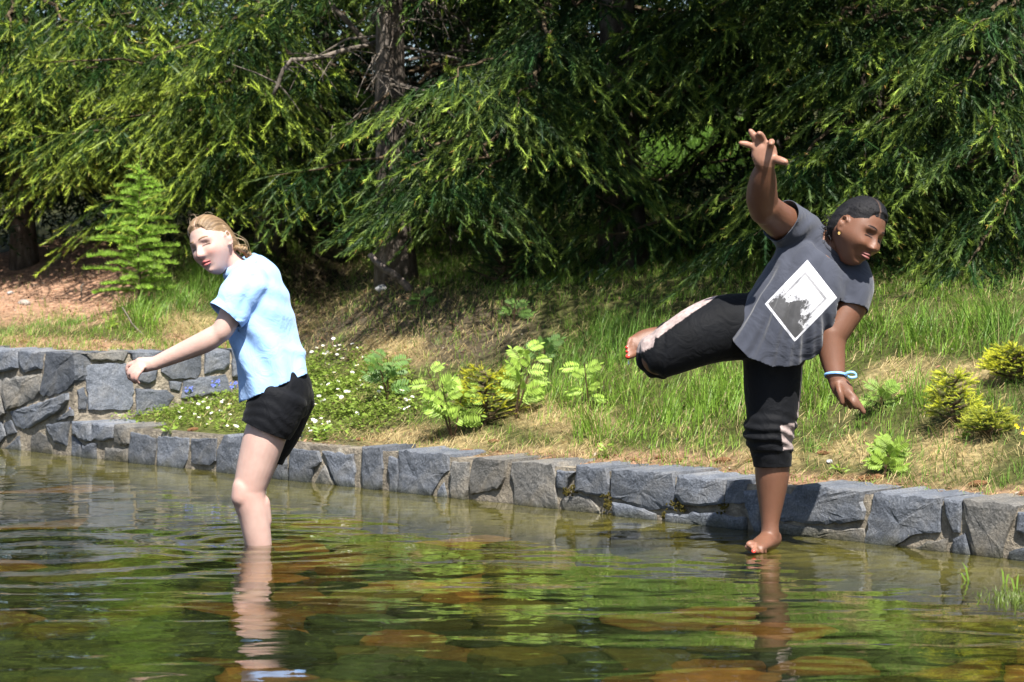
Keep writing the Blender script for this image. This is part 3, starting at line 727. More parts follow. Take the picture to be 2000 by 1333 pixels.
spruce(1510, 14.8, 8.0, 1.8, 5, 'spruce beside the small sunlit clearing, with dark hollow underneath', .40, 1.05, cols=MIDG, pylim=560,
       targets=((1210, 70, 12.6, .6), (1290, 130, 12.5, .6), (1450, 50, 12.3, .7), (1540, 110, 12.3, .7), (1385, 30, 12.4, .6), (1275, 362, 13.0, .5)))
spruce(1690, 13.2, 8.0, 1.7, 6, 'spruce spreading behind the head of the person in grey', .50, .5, cols=MIDG, pylim=640,
       targets=((1530, 330, 11.6, .9), (1600, 320, 11.6, .9), (1690, 350, 11.6, .9), (1760, 150, 11.6, .8), (1700, 110, 11.8, .8), (1620, 60, 11.9, .7)))
spruce(1990, 12.6, 7.5, 1.6, 7, 'spruce with light green tips beside the yellow-flowered plant', .6, .5, cols=MIDG, pylim=690,
       targets=((1900, 60, 11.0, .8), (1930, 260, 11.0, .6), (1960, 420, 11.0, .5), (1880, 530, 10.9, .35), (1850, 180, 11.2, .8)))
# the wood behind, shade put into its needle colour
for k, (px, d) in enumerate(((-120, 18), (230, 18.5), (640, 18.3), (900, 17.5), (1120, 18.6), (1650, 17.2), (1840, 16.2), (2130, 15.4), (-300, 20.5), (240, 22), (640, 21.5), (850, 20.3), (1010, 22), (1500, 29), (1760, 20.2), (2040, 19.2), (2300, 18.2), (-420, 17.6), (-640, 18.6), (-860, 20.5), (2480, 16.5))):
    spruce(px, d, 8.5, 2.0, 20 + k, 'spruce standing deeper in the wood, needles darkened to look shaded', .3, .5 if px not in (1120, 1500) else 1.5, cols=SHADEG, front_level=2, group='spruces deeper in the wood')
# tall spruce at the right whose long high boughs, unseen, are added to shade the mid-bank
def shade_tree():
    d = 13.4; X = .62; base = (X, d, float(ground_z(X, d))); root = empty('spruce_tree', base)
    tag(root, 'tall spruce with unseen high boughs added to shade the bank', 'tree', 'spruces on the bank')
    trunk_of(root, base, 8.5, .12, seed=77); c = Crown(77, **MIDG); r = random.Random(4)
    for k in range(34):
        qx = r.uniform(600, 1560); g = T(qx, r.uniform(440, 560 if qx < 1060 else 640)); z = r.uniform(2.7, 3.6); p = g + SUN * ((z - g.z) / SUN.z)
        a = Vector((X - p.x, d - p.y, 0)).normalized(); p = p - a * .3
        c.bough((X, d, z + .7), (p.x, p.y, z), 2, .5, spread=.36, hang=.5, shoot=.18, dens=1.0)
    for k in range(16):
        a = r.random() * 6.28; z = base[2] + r.uniform(3.2, 8); L = 1.7 * (1 - (z - base[2]) / 10)
        c.bough((X, d, z), (X + L * math.cos(a), d + L * math.sin(a), z - .2 * L), 2, .5)
    NTRI[0] += c.build(root)
shade_tree()
# dead lower branches of the bare-stemmed spruce, and grey fallen limbs hung up beside it
def dead_branches():
    root = [o for o in bpy.data.objects if o.get('label', '').startswith('bare-stemmed')][0]
    r = random.Random(9); X, d = root.location.x, root.location.y
    for k in range(26):
        z = root.location.z + r.uniform(.5, 2.2); a = r.choice((r.uniform(-2.9, -.2), r.uniform(0, 6.28))); L = r.uniform(.3, .95)
        p0 = np.array([X, d, z]); dr = np.array([math.cos(a), math.sin(a) * .8, r.uniform(-.45, .15)])
        mb = MB(); pts = [p0, p0 + dr * L * .5 + [0, 0, .03], p0 + dr * L + [0, 0, -.08]]
        mb.tube(pts, [.011, .007, .002], 5)
        for j in range(7):
            u = r.uniform(.3, 1); b = p0 + dr * L * u; q = np.array([r.gauss(0, .5), r.gauss(0, .5), r.uniform(-.9, .1)]); q *= r.uniform(.1, .32) / np.linalg.norm(q)
            mb.tube([b, b + q * .6, b + q + [0, 0, -.03]], [.004, .003, .001], 3)
        mb.build('dead_branch', MAT['deadwood'], root)
dead_branches()
def limb(name, label, pts, rad, cat='branch', twigs=0, mat='deadwood', seed=1, d=None, group=None, base=None):
    P = [np.array(p) for p in pts]; loc = P[0] if base is None else np.array(base); o = empty(name, loc)
    r = random.Random(seed); q = np.linspace(0, 1, 9); k = np.linspace(0, 1, len(P)); P = np.array(P)
    S = np.stack([np.interp(q, k, P[:, i]) for i in range(3)], -1); S += np.array([[r.gauss(0, .006) for _ in range(3)] for _ in q])
    me_o = tag(o, label, cat, group)
    mb = MB(); mb.tube(S, np.interp(q, [0, 1], rad), 8); mb.build('stem', MAT[mat], o, True)
    for j in range(twigs):
        u = r.randint(2, 8); b = S[u]; v = np.array([r.gauss(0, .5), r.gauss(0, .3), r.uniform(-1, .3)]); v *= r.uniform(.12, .32) / np.linalg.norm(v)
        mb = MB(); mb.tube([b, b + v * .5 + [0, 0, .01], b + v], [.006, .004, .002], 4); mb.build('twig', MAT[mat], o)
    return o
limb('dead_branch', 'grey dead branch slanting up in the gap left of the bare trunk', [W(760, 130, 14.25), W(650, 10, 14.1), W(590, -60, 14.0)][::-1][::-1], (.02, .014), twigs=5)
limb('dead_branch', 'broken pale branch with hanging twigs beside the yellow-tipped spruce', [W(770, 70, 14.2), W(640, 110, 14.0), W(560, 118, 13.9), W(535, 190, 13.9)], (.014, .013), twigs=12, seed=5)
limb('dead_branch', 'brown dead branch leaning above the sunlit clearing', [W(1310, 130, 14.0), W(1290, 190, 13.9), W(1262, 240, 13.8)], (.02, .016), twigs=6, seed=8)
# ================================================================ grass, plants and litter on the bank
MAT['grass'] = foliage_mat('grass_blades', trans=0.35, rough=0.45, spec=0.3, vary=0.25, nscale=5.0)
MAT['leaf'] = foliage_mat('soft_leaves', trans=0.40, rough=0.45, spec=0.35, vary=0.2, nscale=14.0)
MAT['petal'] = foliage_mat('flower_petals', trans=0.25, rough=0.6, vary=0.05)
def blades(P, H, az, lean, wid, col, droop=.35):
    """curved tapering blades: n x (5 verts, quad+quad+tri). az = direction of leaning"""
    n = len(P); d = np.stack([np.cos(az), np.sin(az), 0 * az], -1); s = np.stack([-np.sin(az + .6), np.cos(az + .6), 0 * az], -1)
    def at(q): return P + d * (H * lean * q ** 1.6)[:, None] + np.array([0, 0, 1.0]) * (H * (q - droop * lean * q ** 2.4))[:, None]
    h0, h1, h2 = at(np.zeros(n)), at(np.full(n, .55)), at(np.ones(n)); w = (wid / 2)[:, None]
    V = np.stack([h0 - s * w, h0 + s * w, h1 + s * w * .8, h1 - s * w * .8, h2], 1).reshape(-1, 3)
    b = np.arange(n)[:, None] * 5
    return V, b + np.array([[0, 1, 2, 3]]), b + np.array([[3, 2, 4]]), np.repeat(col, 5, 0)
def scatter(n, r, xr=(-3.9, 3.0), yr=(8.2, 17.0)):
    """random points on the part of the bank that shows in the picture"""
    out = []; got = 0
    while got < n:
        X = r.uniform(*xr, n * 3); Y = r.uniform(*yr, n * 3)
        k = tdist(X, Y) > .06; X = X[k]; Y = Y[k]; Z = ground_z(X, Y); P = np.stack([X, Y, Z], -1)
        px, py = proj(P); k = (px > -60) & (px < 2060) & (py < 1020) & (py > 230); out.append(P[k]); got += k.sum()
    return np.concatenate(out)[:n]
GREEN = np.array([0.13, 0.25, 0.03]); FRESH = np.array([0.23, 0.36, 0.045]); DRY = np.array([0.52, 0.42, 0.22]); DEEP = np.array([0.07, 0.15, 0.03])
TALLG = [(1300, 800, 110, 50), (1420, 800, 60, 60), (1740, 670, 150, 30), (1930, 665, 100, 35), (1360, 850, 60, 20), (1600, 770, 50, 50), (1120, 770, 70, 50), (1150, 850, 40, 25), (1800, 800, 40, 30), (450, 570, 90, 50), (300, 610, 70, 40), (60, 425, 150, 45), (1230, 690, 90, 40)]
def keepout(px, py): return np.clip(zone(px, py, LITTER) + .75 * zone(px, py, SHADY_DIRT), 0, 1)
def make_grass():
    r = np.random.default_rng(5)
    P = scatter(160000, r); px, py = proj(P); n1 = fbm(P[:, :2], 1.6, 61); n2 = fbm(P[:, :2], 5.5, 62); t = tdist(P[:, 0], P[:, 1])
    tall = zone(px, py, TALLG); straw = zone(px + (n2 - .5) * 90, py + (n1 - .5) * 40, STRAW); out = keepout(px + (n1 - .5) * 120, py + (n2 - .5) * 50)
    clump = sstep(.42, .60, n2 * .6 + .4 * vnoise(P[:, :2], 13, 63)); flow = zone(px, py, FLOWERY)
    topw = sstep(.10, .34, t); wallb = np.where(P[:, 0] < -1.5, sstep(.12, .26, np.where(bdist(P[:, 0], P[:, 1]) > 0, bdist(P[:, 0], P[:, 1]), 1)), 1)
    dens = (.35 + .65 * clump) * (1 - .97 * out) * (.25 + .75 * topw) * wallb * (1 - .60 * straw) * (1 - .55 * flow) * (.85 + .5 * tall)
    k = r.random(len(P)) < dens; P, px, py, tall, n1, n2, t, clump, flow = (a[k] for a in (P, px, py, tall, n1, n2, t, clump, flow)); n = len(P)
    H = (.025 + .04 * r.random(n) + .075 * clump * r.random(n) ** 2 + .20 * tall * r.random(n) ** .7 * (.4 + .6 * clump)) * (.35 + .65 * sstep(.08, .5, t)) * (1 - .45 * flow)
    az = r.uniform(0, 6.28, n); az = np.where(r.random(n) < .55, (n2 * 14) + r.normal(0, .5, n), az); lean = .15 + .95 * r.random(n) ** 1.3
    f = r.random(n)[:, None]; col = GREEN * (1 - f) + FRESH * f; col = np.where((r.random(n) < .03 + .10 * (1 - clump))[:, None], DRY * (.6 + .5 * r.random((n, 1))), col)
    g2 = (sstep(.5, .75, n1) * .5)[:, None]; col = col * (1 - g2) + DEEP * 1.3 * g2; col = col * (.75 + .5 * r.random((n, 1)))
    V, Q, Tn, c = blades(P - [0, 0, .008], H, az, lean, (.0022 + .0018 * r.random(n)) * (1 + .2 * tall), col)
    o = link('grass', np_mesh('grass', V, [Q, Tn], c), MAT['grass']); tag(o, 'green grass growing over the bank above the walls', 'grass', kind='stuff')
    # dead straw lying in mats
    P = scatter(110000, r); px, py = proj(P); n2 = fbm(P[:, :2], 4, 71); t = tdist(P[:, 0], P[:, 1]); b = bdist(P[:, 0], P[:, 1])
    st = zone(px, py, STRAW); strip = zone(px, py, STRIP); dirt = zone(px, py, SHADY_DIRT)
    dens = (.09 + .8 * st + .25 * strip + .35 * dirt + .3 * sstep(.5, .7, n2)) * (1 - .9 * zone(px, py, LITTER)) * sstep(.14, .3, t) * np.where((P[:, 0] < -1.5) & (b > 0), sstep(.1, .25, b), 1)
    k = r.random(len(P)) < dens * .9; P = P[k]; st = st[k]; n2 = n2[k]; n = len(P)
    H = .04 + .09 * r.random(n) ** 1.5; az = n2 * 22 + r.normal(0, .7, n)
    col = DRY[None] * (.55 + .65 * r.random((n, 1))) * np.array([1, .97, .9])
    V, Q, Tn, c = blades(P + [0, 0, .004], H, az, .9 + .8 * r.random(n), .0018 + .0014 * r.random(n), col, droop=.62)
    o = link('dry_grass', np_mesh('dry_grass', V, [Q, Tn], c), MAT['grass']); tag(o, 'mats of bleached dry grass lying on the bank', 'dry grass', kind='stuff')
    # fallen needles, cone scales and bark chips
    P = scatter(60000, r); px, py = proj(P); t = tdist(P[:, 0], P[:, 1])
    dens = zone(px, py, LITTER) + .9 * zone(px, py, STRIP) + .4 * zone(px, py, SHADY_DIRT) + .04
    k = r.random(len(P)) < dens * .8; P = P[k]; n = len(P)
    s = .004 + .011 * r.random(n) ** 2; a = r.uniform(0, 6.28, n); e1 = np.stack([np.cos(a), np.sin(a), r.normal(0, .35, n)], -1) * s[:, None]; e2 = np.stack([-np.sin(a), np.cos(a), r.normal(0, .35, n)], -1) * (s * (.25 + .4 * r.random(n)))[:, None]
    P = P + np.array([0, 0, .005]); V = np.stack([P - e1, P + e2, P + e1, P - e2], 1).reshape(-1, 3)
    col = np.array([0.40, 0.23, 0.14]) * (.35 + 1.0 * r.random((n, 1))) ; pale = r.random(n) < .15; col[pale] = np.array([.55, .47, .38]) * (.6 + .5 * r.random((pale.sum(), 1)))
    o = link('leaf_litter', np_mesh('leaf_litter', V, [np.arange(n * 4).reshape(-1, 4)], np.repeat(col, 4, 0)), MAT['grass']); tag(o, 'brown needle litter and bark chips on the bank', 'litter', kind='stuff')
    # low broad leaves among the flowers
    P = scatter(90000, r, (-3.0, 0.2), (9.5, 14)); px, py = proj(P); fl = zone(px + 30 * (fbm(P[:, :2], 5, 3) - .5), py, FLOWERY) * sstep(.12, .3, tdist(P[:, 0], P[:, 1])) * np.where(bdist(P[:, 0], P[:, 1]) > 0, 0, 1.0 * (bdist(P[:, 0], P[:, 1]) < -.03) + 1.0 * (P[:, 0] > -1.3))
    k = r.random(len(P)) < fl * .42 * (.3 + .9 * sstep(.4, .6, fbm(P[:, :2], 7, 8))); P = P[k]; n = len(P)
    P = P + np.stack([0 * P[:, 0], 0 * P[:, 0], .01 + .045 * r.random(n)], -1); s = .005 + .008 * r.random(n); a = r.uniform(0, 6.28, n)
    e1 = np.stack([np.cos(a), np.sin(a), r.normal(.15, .4, n)], -1) * s[:, None]; e2 = np.stack([-np.sin(a), np.cos(a), r.normal(0, .4, n)], -1) * (s * .7)[:, None]
    V = np.stack([P - e1, P + e2, P + e1, P - e2], 1).reshape(-1, 3); col = np.array([.22, .31, .05]) * (.55 + .75 * r.random((n, 1)))
    o = link('ground_cover', np_mesh('ground_cover', V, [np.arange(n * 4).reshape(-1, 4)], np.repeat(col, 4, 0)), MAT['leaf']); tag(o, 'low broad green leaves covering the flowery terrace', 'ground cover', kind='stuff')
make_grass()
def clearing():
    r = np.random.default_rng(9); n = 9000; Y = r.uniform(19.5, 27, n); X = (r.uniform(1200, 1530, n) - 1000) / FPX * Y; Z = ground_z(X, Y, False) - .12 + .1 * (Y < 19); Z = np.maximum(Z, ground_z(X, Y, False) - .12)
    col = np.array([.17, .31, .04]) * (.6 + .7 * r.random((n, 1))); V, Q, Tn, c = blades(np.stack([X, Y, Z], -1), .10 + .16 * r.random(n), r.uniform(0, 6.28, n), .2 + .7 * r.random(n), .008 + .008 * r.random(n), col)
    o = link('clearing_grass', np_mesh('clearing_grass', V, [Q, Tn], c), MAT['grass']); tag(o, 'sunlit grass in the small clearing between the spruces', 'grass', kind='stuff')
clearing()

# ---- leafy saplings
def leaflet(mb, p, d, up, L, w, col):
    """pointed leaflet folded along its midrib"""
    d = d / np.linalg.norm(d); s = np.cross(d, up); s /= np.linalg.norm(s) + 1e-9; u = np.cross(s, d)
    q = [p, p + d * L * .35 + s * w * .5 + u * w * .12, p + d * L * .75 + s * w * .36 + u * w * .08, p + d * L, p + d * L * .75 - s * w * .36 + u * w * .08, p + d * L * .35 - s * w * .5 + u * w * .12, p + d * L * .4, p + d * L * .75 - u * w * .05]
    mb.add(np.array(q), [(0, 6, 1, 1)][:0], [(0, 6, 1), (1, 6, 2), (2, 6, 7), (2, 7, 3), (0, 5, 6), (5, 4, 6), (4, 7, 6), (4, 3, 7)], col)
def compound_leaf(root, p, d, L, pairs, r, col, mat='leaf'):
    mb = MB(); d = np.array(d) / np.linalg.norm(d); up = np.array([0, -.78, .62]); n = 6; q = np.linspace(0, 1, n)
    ax = np.array([p + d * L * a + np.array([0, 0, -.22 * L * a * a]) for a in q]); mb.tube(ax, np.linspace(.0018, .0008, n), 3, np.array(col) * .8)
    s = np.cross(d, up); s /= np.linalg.norm(s) + 1e-9; nn = np.cross(s, d)
    for k in range(pairs):
        a = .28 + .66 * k / (pairs - 1); b = np.array([np.interp(a, q, ax[:, i]) for i in range(3)]); ll = L * .34 * (.75 + .5 * math.sin(3.1 * (k + .7) / (pairs + .6)))
        for sg in (-1, 1): leaflet(mb, b, s * sg + d * (.45 + .1 * r.random()) + np.array([0, 0, -.25]), nn, ll, ll * .25, np.array(col) * r.uniform(.8, 1.2))
    leaflet(mb, ax[-1], ax[-1] - ax[-2], nn, L * .3, L * .10, np.array(col) * 1.1)
    return mb.build('leaf', MAT[mat], root)
def rowan(px, py, h, label, seed, leaves=11, L=.16, col=(.33, .48, .08), stems=2, wide=1.0):
    base = T(px, py); r = random.Random(seed); root = empty('rowan_sapling', base); tag(root, label, 'sapling', 'rowan saplings on the bank')
    b = np.array(base)
    for k in range(stems):
        lean = np.array([r.uniform(-.5, .5) * wide * (1 if stems > 1 else .4), r.uniform(-.3, .1), 1.0]); hh = h * r.uniform(.75, 1.0)
        pts = np.array([b - [0, 0, .02], b + lean * hh * .5 + [0, 0, .01], b + lean * hh]); mb = MB(); mb.tube(pts, [.006, .004, .002], 5, (.10, .06, .035)); mb.build('stem', MAT['leaf'], root)
        for j in range(leaves):
            u = .25 + .75 * (j + r.random() * .5) / leaves; p = pts[0] + (pts[2] - pts[0]) * u; a = j * 2.4 + r.random()
            compound_leaf(root, p, (math.cos(a), math.sin(a) * .6 - .15, r.uniform(.1, 1.1)), L * r.uniform(.8, 1.2) * (1.1 - .3 * u), 7, r, np.array(col) * r.uniform(.85, 1.15))
rowan(885, 862, .36, 'rowan sapling with pale feathery leaves left of the yellow dwarf spruce', 1, 9, .12, wide=1.0, stems=3)
rowan(1005, 822, .38, 'taller rowan sapling touching the right side of the yellow dwarf spruce', 2, 9, .12, stems=2, wide=.7)
rowan(1150, 800, .26, 'single slim rowan sapling in tall grass between the two people', 3, 7, .10, stems=1)
rowan(758, 780, .24, 'shaded rowan sapling beside the white daisies', 4, 7, .11, (.12, .23, .05))  # leaves darkened to put its shade into the colour
rowan(1062, 715, .12, 'small shaded rowan seedling behind the tall grass', 5, 7, .11, (.12, .22, .05), 1)  # shade painted in through the darker leaf colour
rowan(1725, 935, .13, 'small bright rowan seedling beside the large spruce cone', 6, 12, .09, (.27, .40, .06), 2)
rowan(1722, 800, .11, 'tiny rowan seedling beside the lowered hand with the blue wristband', 7, 9, .085, (.22, .34, .06), 1)
rowan(830, 600, .10, 'tiny rowan seedling in the shade below the fallen log', 8, 6, .08, (.14, .25, .05), 1)  # darker green than the lit saplings, standing in for shade
rowan(1005, 628, .12, 'dim rowan seedling in the shade under the long bough', 9, 7, .09, (.11, .2, .04), 1)  # the dimness of the shade is put into the leaf colour
def leafy_weed(px, py, label, seed, h=.07, n=16, s=.03, col=(.24, .36, .05)):
    base = T(px, py); r = random.Random(seed); root = empty('leafy_weed', base); tag(root, label, 'weed', 'leafy weeds on the bank'); b = np.array(base)
    for k in range(n):
        a = r.random() * 6.28; mb = MB(); p = b + np.array([math.cos(a), math.sin(a), 0]) * s * r.uniform(0, .9) + [0, 0, h * r.random()]
        mb.tube([b, p], [.0015, .001], 3, np.array(col) * .7); leaflet(mb, p, np.array([math.cos(a), math.sin(a), r.uniform(-.1, .7)]), np.array([0, -.6, .8]), s * r.uniform(.8, 1.3), s * .6, np.array(col) * r.uniform(.8, 1.2)); mb.build('leaf', MAT['leaf'], root)
leafy_weed(632, 862, 'bright leafy weed at the wall edge behind the black shorts', 1); leafy_weed(1183, 896, 'leafy weed on the wall edge below the slim rowan', 2, .06, 12, .025)
leafy_weed(1640, 925, 'little weed on the wall edge right of the standing leg', 3, .03, 10, .025); leafy_weed(1880, 860, 'little broad-leaved weed under the dark dwarf spruce', 4, .05, 10, .025)
leafy_weed(215, 645, 'yellow-green weed on top of the tall wall', 5, .08, 14, .03, (.27, .34, .05)); leafy_weed(330, 850, 'leafy weed growing out of the low wall', 6, .03, 14, .03)
leafy_weed(1290, 265, 'leafy bush in the sunlit clearing', 7, .2, 60, .09); leafy_weed(700, 420, 'bright leafy undergrowth beside the grey trunk', 8, .2, 90, .07, (.2, .38, .05))
leafy_weed(1755, 785, 'weed with round leaves in the middle of the right bank', 9, .05, 8, .025)
# ---- larch sapling
def larch():
    base = T(268, 606); h = 305 / FPX * base.y; root = empty('larch_sapling', base); tag(root, 'soft bright green larch sapling with a bare leader', 'sapling'); b = np.array(base); r = np.random.default_rng(3)
    top = b + np.array([.02, 0, h]); n = 10; q = np.linspace(0, 1, n); st = b + (top - b) * q[:, None] + np.stack([.012 * np.sin(q * 9), 0 * q, 0 * q], -1)
    mb = MB(); mb.tube(st, np.linspace(.013, .002, n), 6); mb.build('stem', MAT['twig'], root, True)
    P = []; D = []; wood = MB()
    for k in range(60):
        u = .10 + .80 * k / 60; p = b + (top - b) * u; a = k * 2.4 + r.random() * .6; L = (.40 * (1 - u) ** .8 + .02) * r.uniform(.65, 1.1) * (1 if u > .22 else .75)
        dr = np.array([math.cos(a), math.sin(a) * .9, .16 + .25 * r.random()]); m = int(L / .014)
        w = np.linspace(.08, 1, m); pts = p + dr * (L * w)[:, None] + np.stack([0 * w, 0 * w, -.20 * L * w ** 2], -1); wood.tube(pts[::3], .0025, 3, cap=False)
        P.append(pts); D.append(np.tile([0, 0, 1.0], (m, 1)) + r.normal(size=(m, 3)) * .25)
        for j in range(3, m, 4):
            if L < .12: continue
            sd = np.cross(dr, [0, 0, 1.0]) * (1 if j % 2 else -1); l2 = .32 * L * r.uniform(.5, 1) * (1 - .5 * w[j]); m2 = max(2, int(l2 / .016)); w2 = np.linspace(.2, 1, m2)
            P.append(pts[j] + (sd * .8 + dr * .5) * (l2 * w2)[:, None] + np.stack([0 * w2, 0 * w2, -.25 * l2 * w2], -1)); D.append(np.tile([0, 0, 1.0], (m2, 1)) + r.normal(size=(m2, 3)) * .25)
    m = 40; P.append(b + (top - b) * np.linspace(.15, .97, m)[:, None]); D.append(r.normal(size=(m, 3)))
    P = np.concatenate(P); D = np.concatenate(D); n = len(P); nn = 20
    a = r.uniform(0, 6.28, (n, nn)); el = r.uniform(-.1, 1.1, (n, nn)); dd = np.stack([np.cos(a) * np.cos(el), np.sin(a) * np.cos(el), np.sin(el)], -1) + .25 * D[:, None]
    L = .020 + .014 * r.random((n, nn)); tip = P[:, None] + dd * L[..., None]; sd = np.cross(dd, r.normal(size=(n, nn, 3))); sd /= np.linalg.norm(sd, axis=-1)[..., None] + 1e-9
    V = np.stack([P[:, None] - sd * .0021, P[:, None] + sd * .0021, tip], 2).reshape(-1, 3)
    col = np.array([.34, .52, .08]) * (.65 + .7 * r.random((n, 1, 1, 1))); col = np.broadcast_to(col, (n, nn, 3, 3)).reshape(-1, 3)
    o = link('crown', np_mesh('crown', V - b, [np.arange(len(V)).reshape(-1, 3)], col), MAT['leaf'], root); tag(o, kind='stuff'); tag(wood.build('branches', MAT['twig'], root), kind='stuff')
larch()
# ---- dwarf spruces with fresh yellow shoots
def dwarf_spruce(px, py, h, w, label, seed, new, old=(.05, .09, .015), lv=0, fresh=2.2, n=26, shoot=.05):
    base = T(px, py); b = np.array(base); root = empty('dwarf_spruce', base); tag(root, label, 'shrub', 'young dwarf spruces'); c = Crown(seed, old=old, new=new, bud=new); r = random.Random(seed)
    mb = MB(); mb.tube([b - [0, 0, .02], b + [0, 0, h * .9]], [.009, .003], 5); mb.build('stem', MAT['twig'], root)
    for k in range(n):
        u = .12 + .85 * k / n; a = k * 2.4 + r.random(); L = w * (1 - u) ** .6 * r.uniform(.7, 1.15) + .03
        c.bough(b + [0, 0, h * u], b + [L * math.cos(a), L * math.sin(a), h * u + L * .35], lv, fresh, spread=.5, hang=.05, shoot=shoot, sag=.1, dens=2.0)
    c.build(root)
dwarf_spruce(948, 832, .26, .15, 'yellow-tipped dwarf spruce between two rowan saplings', 1, (.66, .64, .06), old=(.14, .19, .03))
dwarf_spruce(1862, 838, .22, .085, 'dark ragged dwarf spruce with yellow-green tips on the right bank', 2, (.56, .58, .06), old=(.10, .14, .03), n=18)
dwarf_spruce(1985, 750, .14, .10, 'bright yellow dwarf spruce under the light-tipped spruce', 3, (.66, .66, .06), old=(.14, .19, .03))
dwarf_spruce(1930, 858, .09, .07, 'low olive dwarf spruce beside the dark ragged one', 4, (.36, .38, .05), n=14)
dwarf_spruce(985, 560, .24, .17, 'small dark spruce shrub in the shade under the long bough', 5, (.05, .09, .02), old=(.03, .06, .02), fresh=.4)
# ---- flowers
def make_daisies():
    r = random.Random(8); mb = MB(); mb.tube([(0, 0, 0), (0, 0, .045)], .0012, 4, (.15, .25, .05))
    for k in range(9):
        a = k * .698; d = np.array([math.cos(a), math.sin(a), .22]); leaflet(mb, np.array([0, 0, .046]) + d * .0015, d, np.array([0, 0, 1.0]), .0105, .007, (.86, .86, .84))
    V, Q, Tn = tube_np([(0, 0, .045), (0, 0, .050)], [.004, .002], 6); mb.add(V, Q, Tn, (.7, .55, .06)); me = mb.mesh('daisy'); me.materials.append(MAT['petal'])
    spots = []
    tries = 0
    while len(spots) < 90 and tries < 4000:
        tries += 1
        g = r.choice(((430, 800, 90, 40), (660, 770, 55, 45), (700, 740, 75, 45), (590, 800, 45, 40), (640, 690, 50, 18), (395, 815, 60, 25), (610, 845, 40, 16), (790, 805, 22, 10)))
        px, py = r.gauss(g[0], g[2] * .6), r.gauss(g[1], g[3] * .6)
        if 455 < px < 600 and py < 830: continue
        p = T(px, py)
        if float(tdist(p.x, p.y)) < .2 or (p.x < -1.5 and float(bdist(p.x, p.y)) > -.06): continue
        if all((p.x - q.x) ** 2 + (p.y - q.y) ** 2 > .0009 for q in spots): spots.append(p)
    for p in spots:
        o = bpy.data.objects.new('daisy', me); C.objects.link(o); o.location = p - Vector((0, 0, .004)); s = r.uniform(.7, 1.15); o.scale = (s, s, s * r.uniform(.8, 1.3)); o.rotation_euler = (r.uniform(.15, .8), r.uniform(-.3, .3), r.uniform(-.8, .8))
        tag(o, 'small white daisy among the low leaves above the low wall', 'flower', 'white daisies on the terrace')
    mb = MB(); mb.tube([(0, 0, 0), (.004, 0, .08)], .0012, 4, (.13, .22, .05))
    for k in range(16):
        c = np.array([.004 + r.gauss(0, .012), r.gauss(0, .008), .078 + r.gauss(0, .010)]); a0 = r.random() * 6
        mb.tube([(.004, 0, .06), c], .0007, 3, (.13, .22, .05))
        for j in range(5): a = a0 + j * 1.257; leaflet(mb, c, np.array([math.cos(a), -.4, math.sin(a)]), np.array([0, -1.0, .3]), .006, .005, (.20, .26, .72))
    mf = mb.mesh('forget_me_not'); mf.materials.append(MAT['petal'])
    for px, py in ((408, 745), (425, 735), (440, 712), (446, 720), (432, 738), (380, 755), (368, 765), (375, 750), (420, 762), (395, 752), (146, 822), (455, 763)):
        p = T(px, py + 24); o = bpy.data.objects.new('forget_me_not', mf); C.objects.link(o); o.location = p; o.rotation_euler = (0, 0, r.uniform(-.8, .8)); s = r.uniform(.9, 1.3); o.scale = (s, s, s)
        tag(o, 'pale blue forget-me-not at the foot of the tall wall', 'flower', 'blue flowers below the tall wall')
    # small yellow blossoms at the right edge
    for k in range(5):
        p = T(1985 + r.gauss(0, 18), 865 + r.gauss(0, 16)); mb = MB(); b = np.array(p); mb.tube([b, b + [.004, 0, .05]], .0012, 4, (.13, .2, .05))
        for j in range(5): a = j * 1.257; leaflet(mb, b + [.004, 0, .05], np.array([math.cos(a), -.3, math.sin(a) + .3]), np.array([0, -1.0, .3]), .008, .007, (.85, .65, .03))
        o = mb.build('yellow_flower', MAT['petal'], None, loc=p); tag(o, 'tiny yellow blossom at the foot of the light-tipped spruce', 'flower', 'yellow blossoms')
make_daisies()
# ---- vine in front of the tall wall
def vine():
    base = Vector(T(222, 812)); r = random.Random(2); root = empty('climbing_plant', base); tag(root, 'small climbing plant with round green leaves against the tall wall', 'plant')
    d = base.y; pts = [np.array(base), np.array(W(226, 780, d + .02)), np.array(W(216, 750, d + .02)), np.array(W(228, 715, d + .03)), np.array(W(222, 700, d + .03))]
    mb = MB(); mb.tube(pts, [.004, .003, .003, .002, .001], 5, (.1, .09, .03)); mb.build('stem', MAT['leaf'], root)
    for k in range(46):
        u = r.random() ** 1.2 * 3.99; i = int(u); p = pts[i] + (pts[i + 1] - pts[i]) * (u - i) + np.array([r.gauss(0, .02 + .02 * (i == 0)), r.uniform(-.05, 0), r.gauss(0, .012)]); a = r.random() * 6.28
        mb = MB(); leaflet(mb, p, np.array([math.cos(a), -.5, math.sin(a)]), np.array([0, -1.0, .4]), r.uniform(.02, .034), .026, np.array([.16, .30, .05]) * r.uniform(.7, 1.3)); mb.build('leaf', MAT['leaf'], root)
vine()
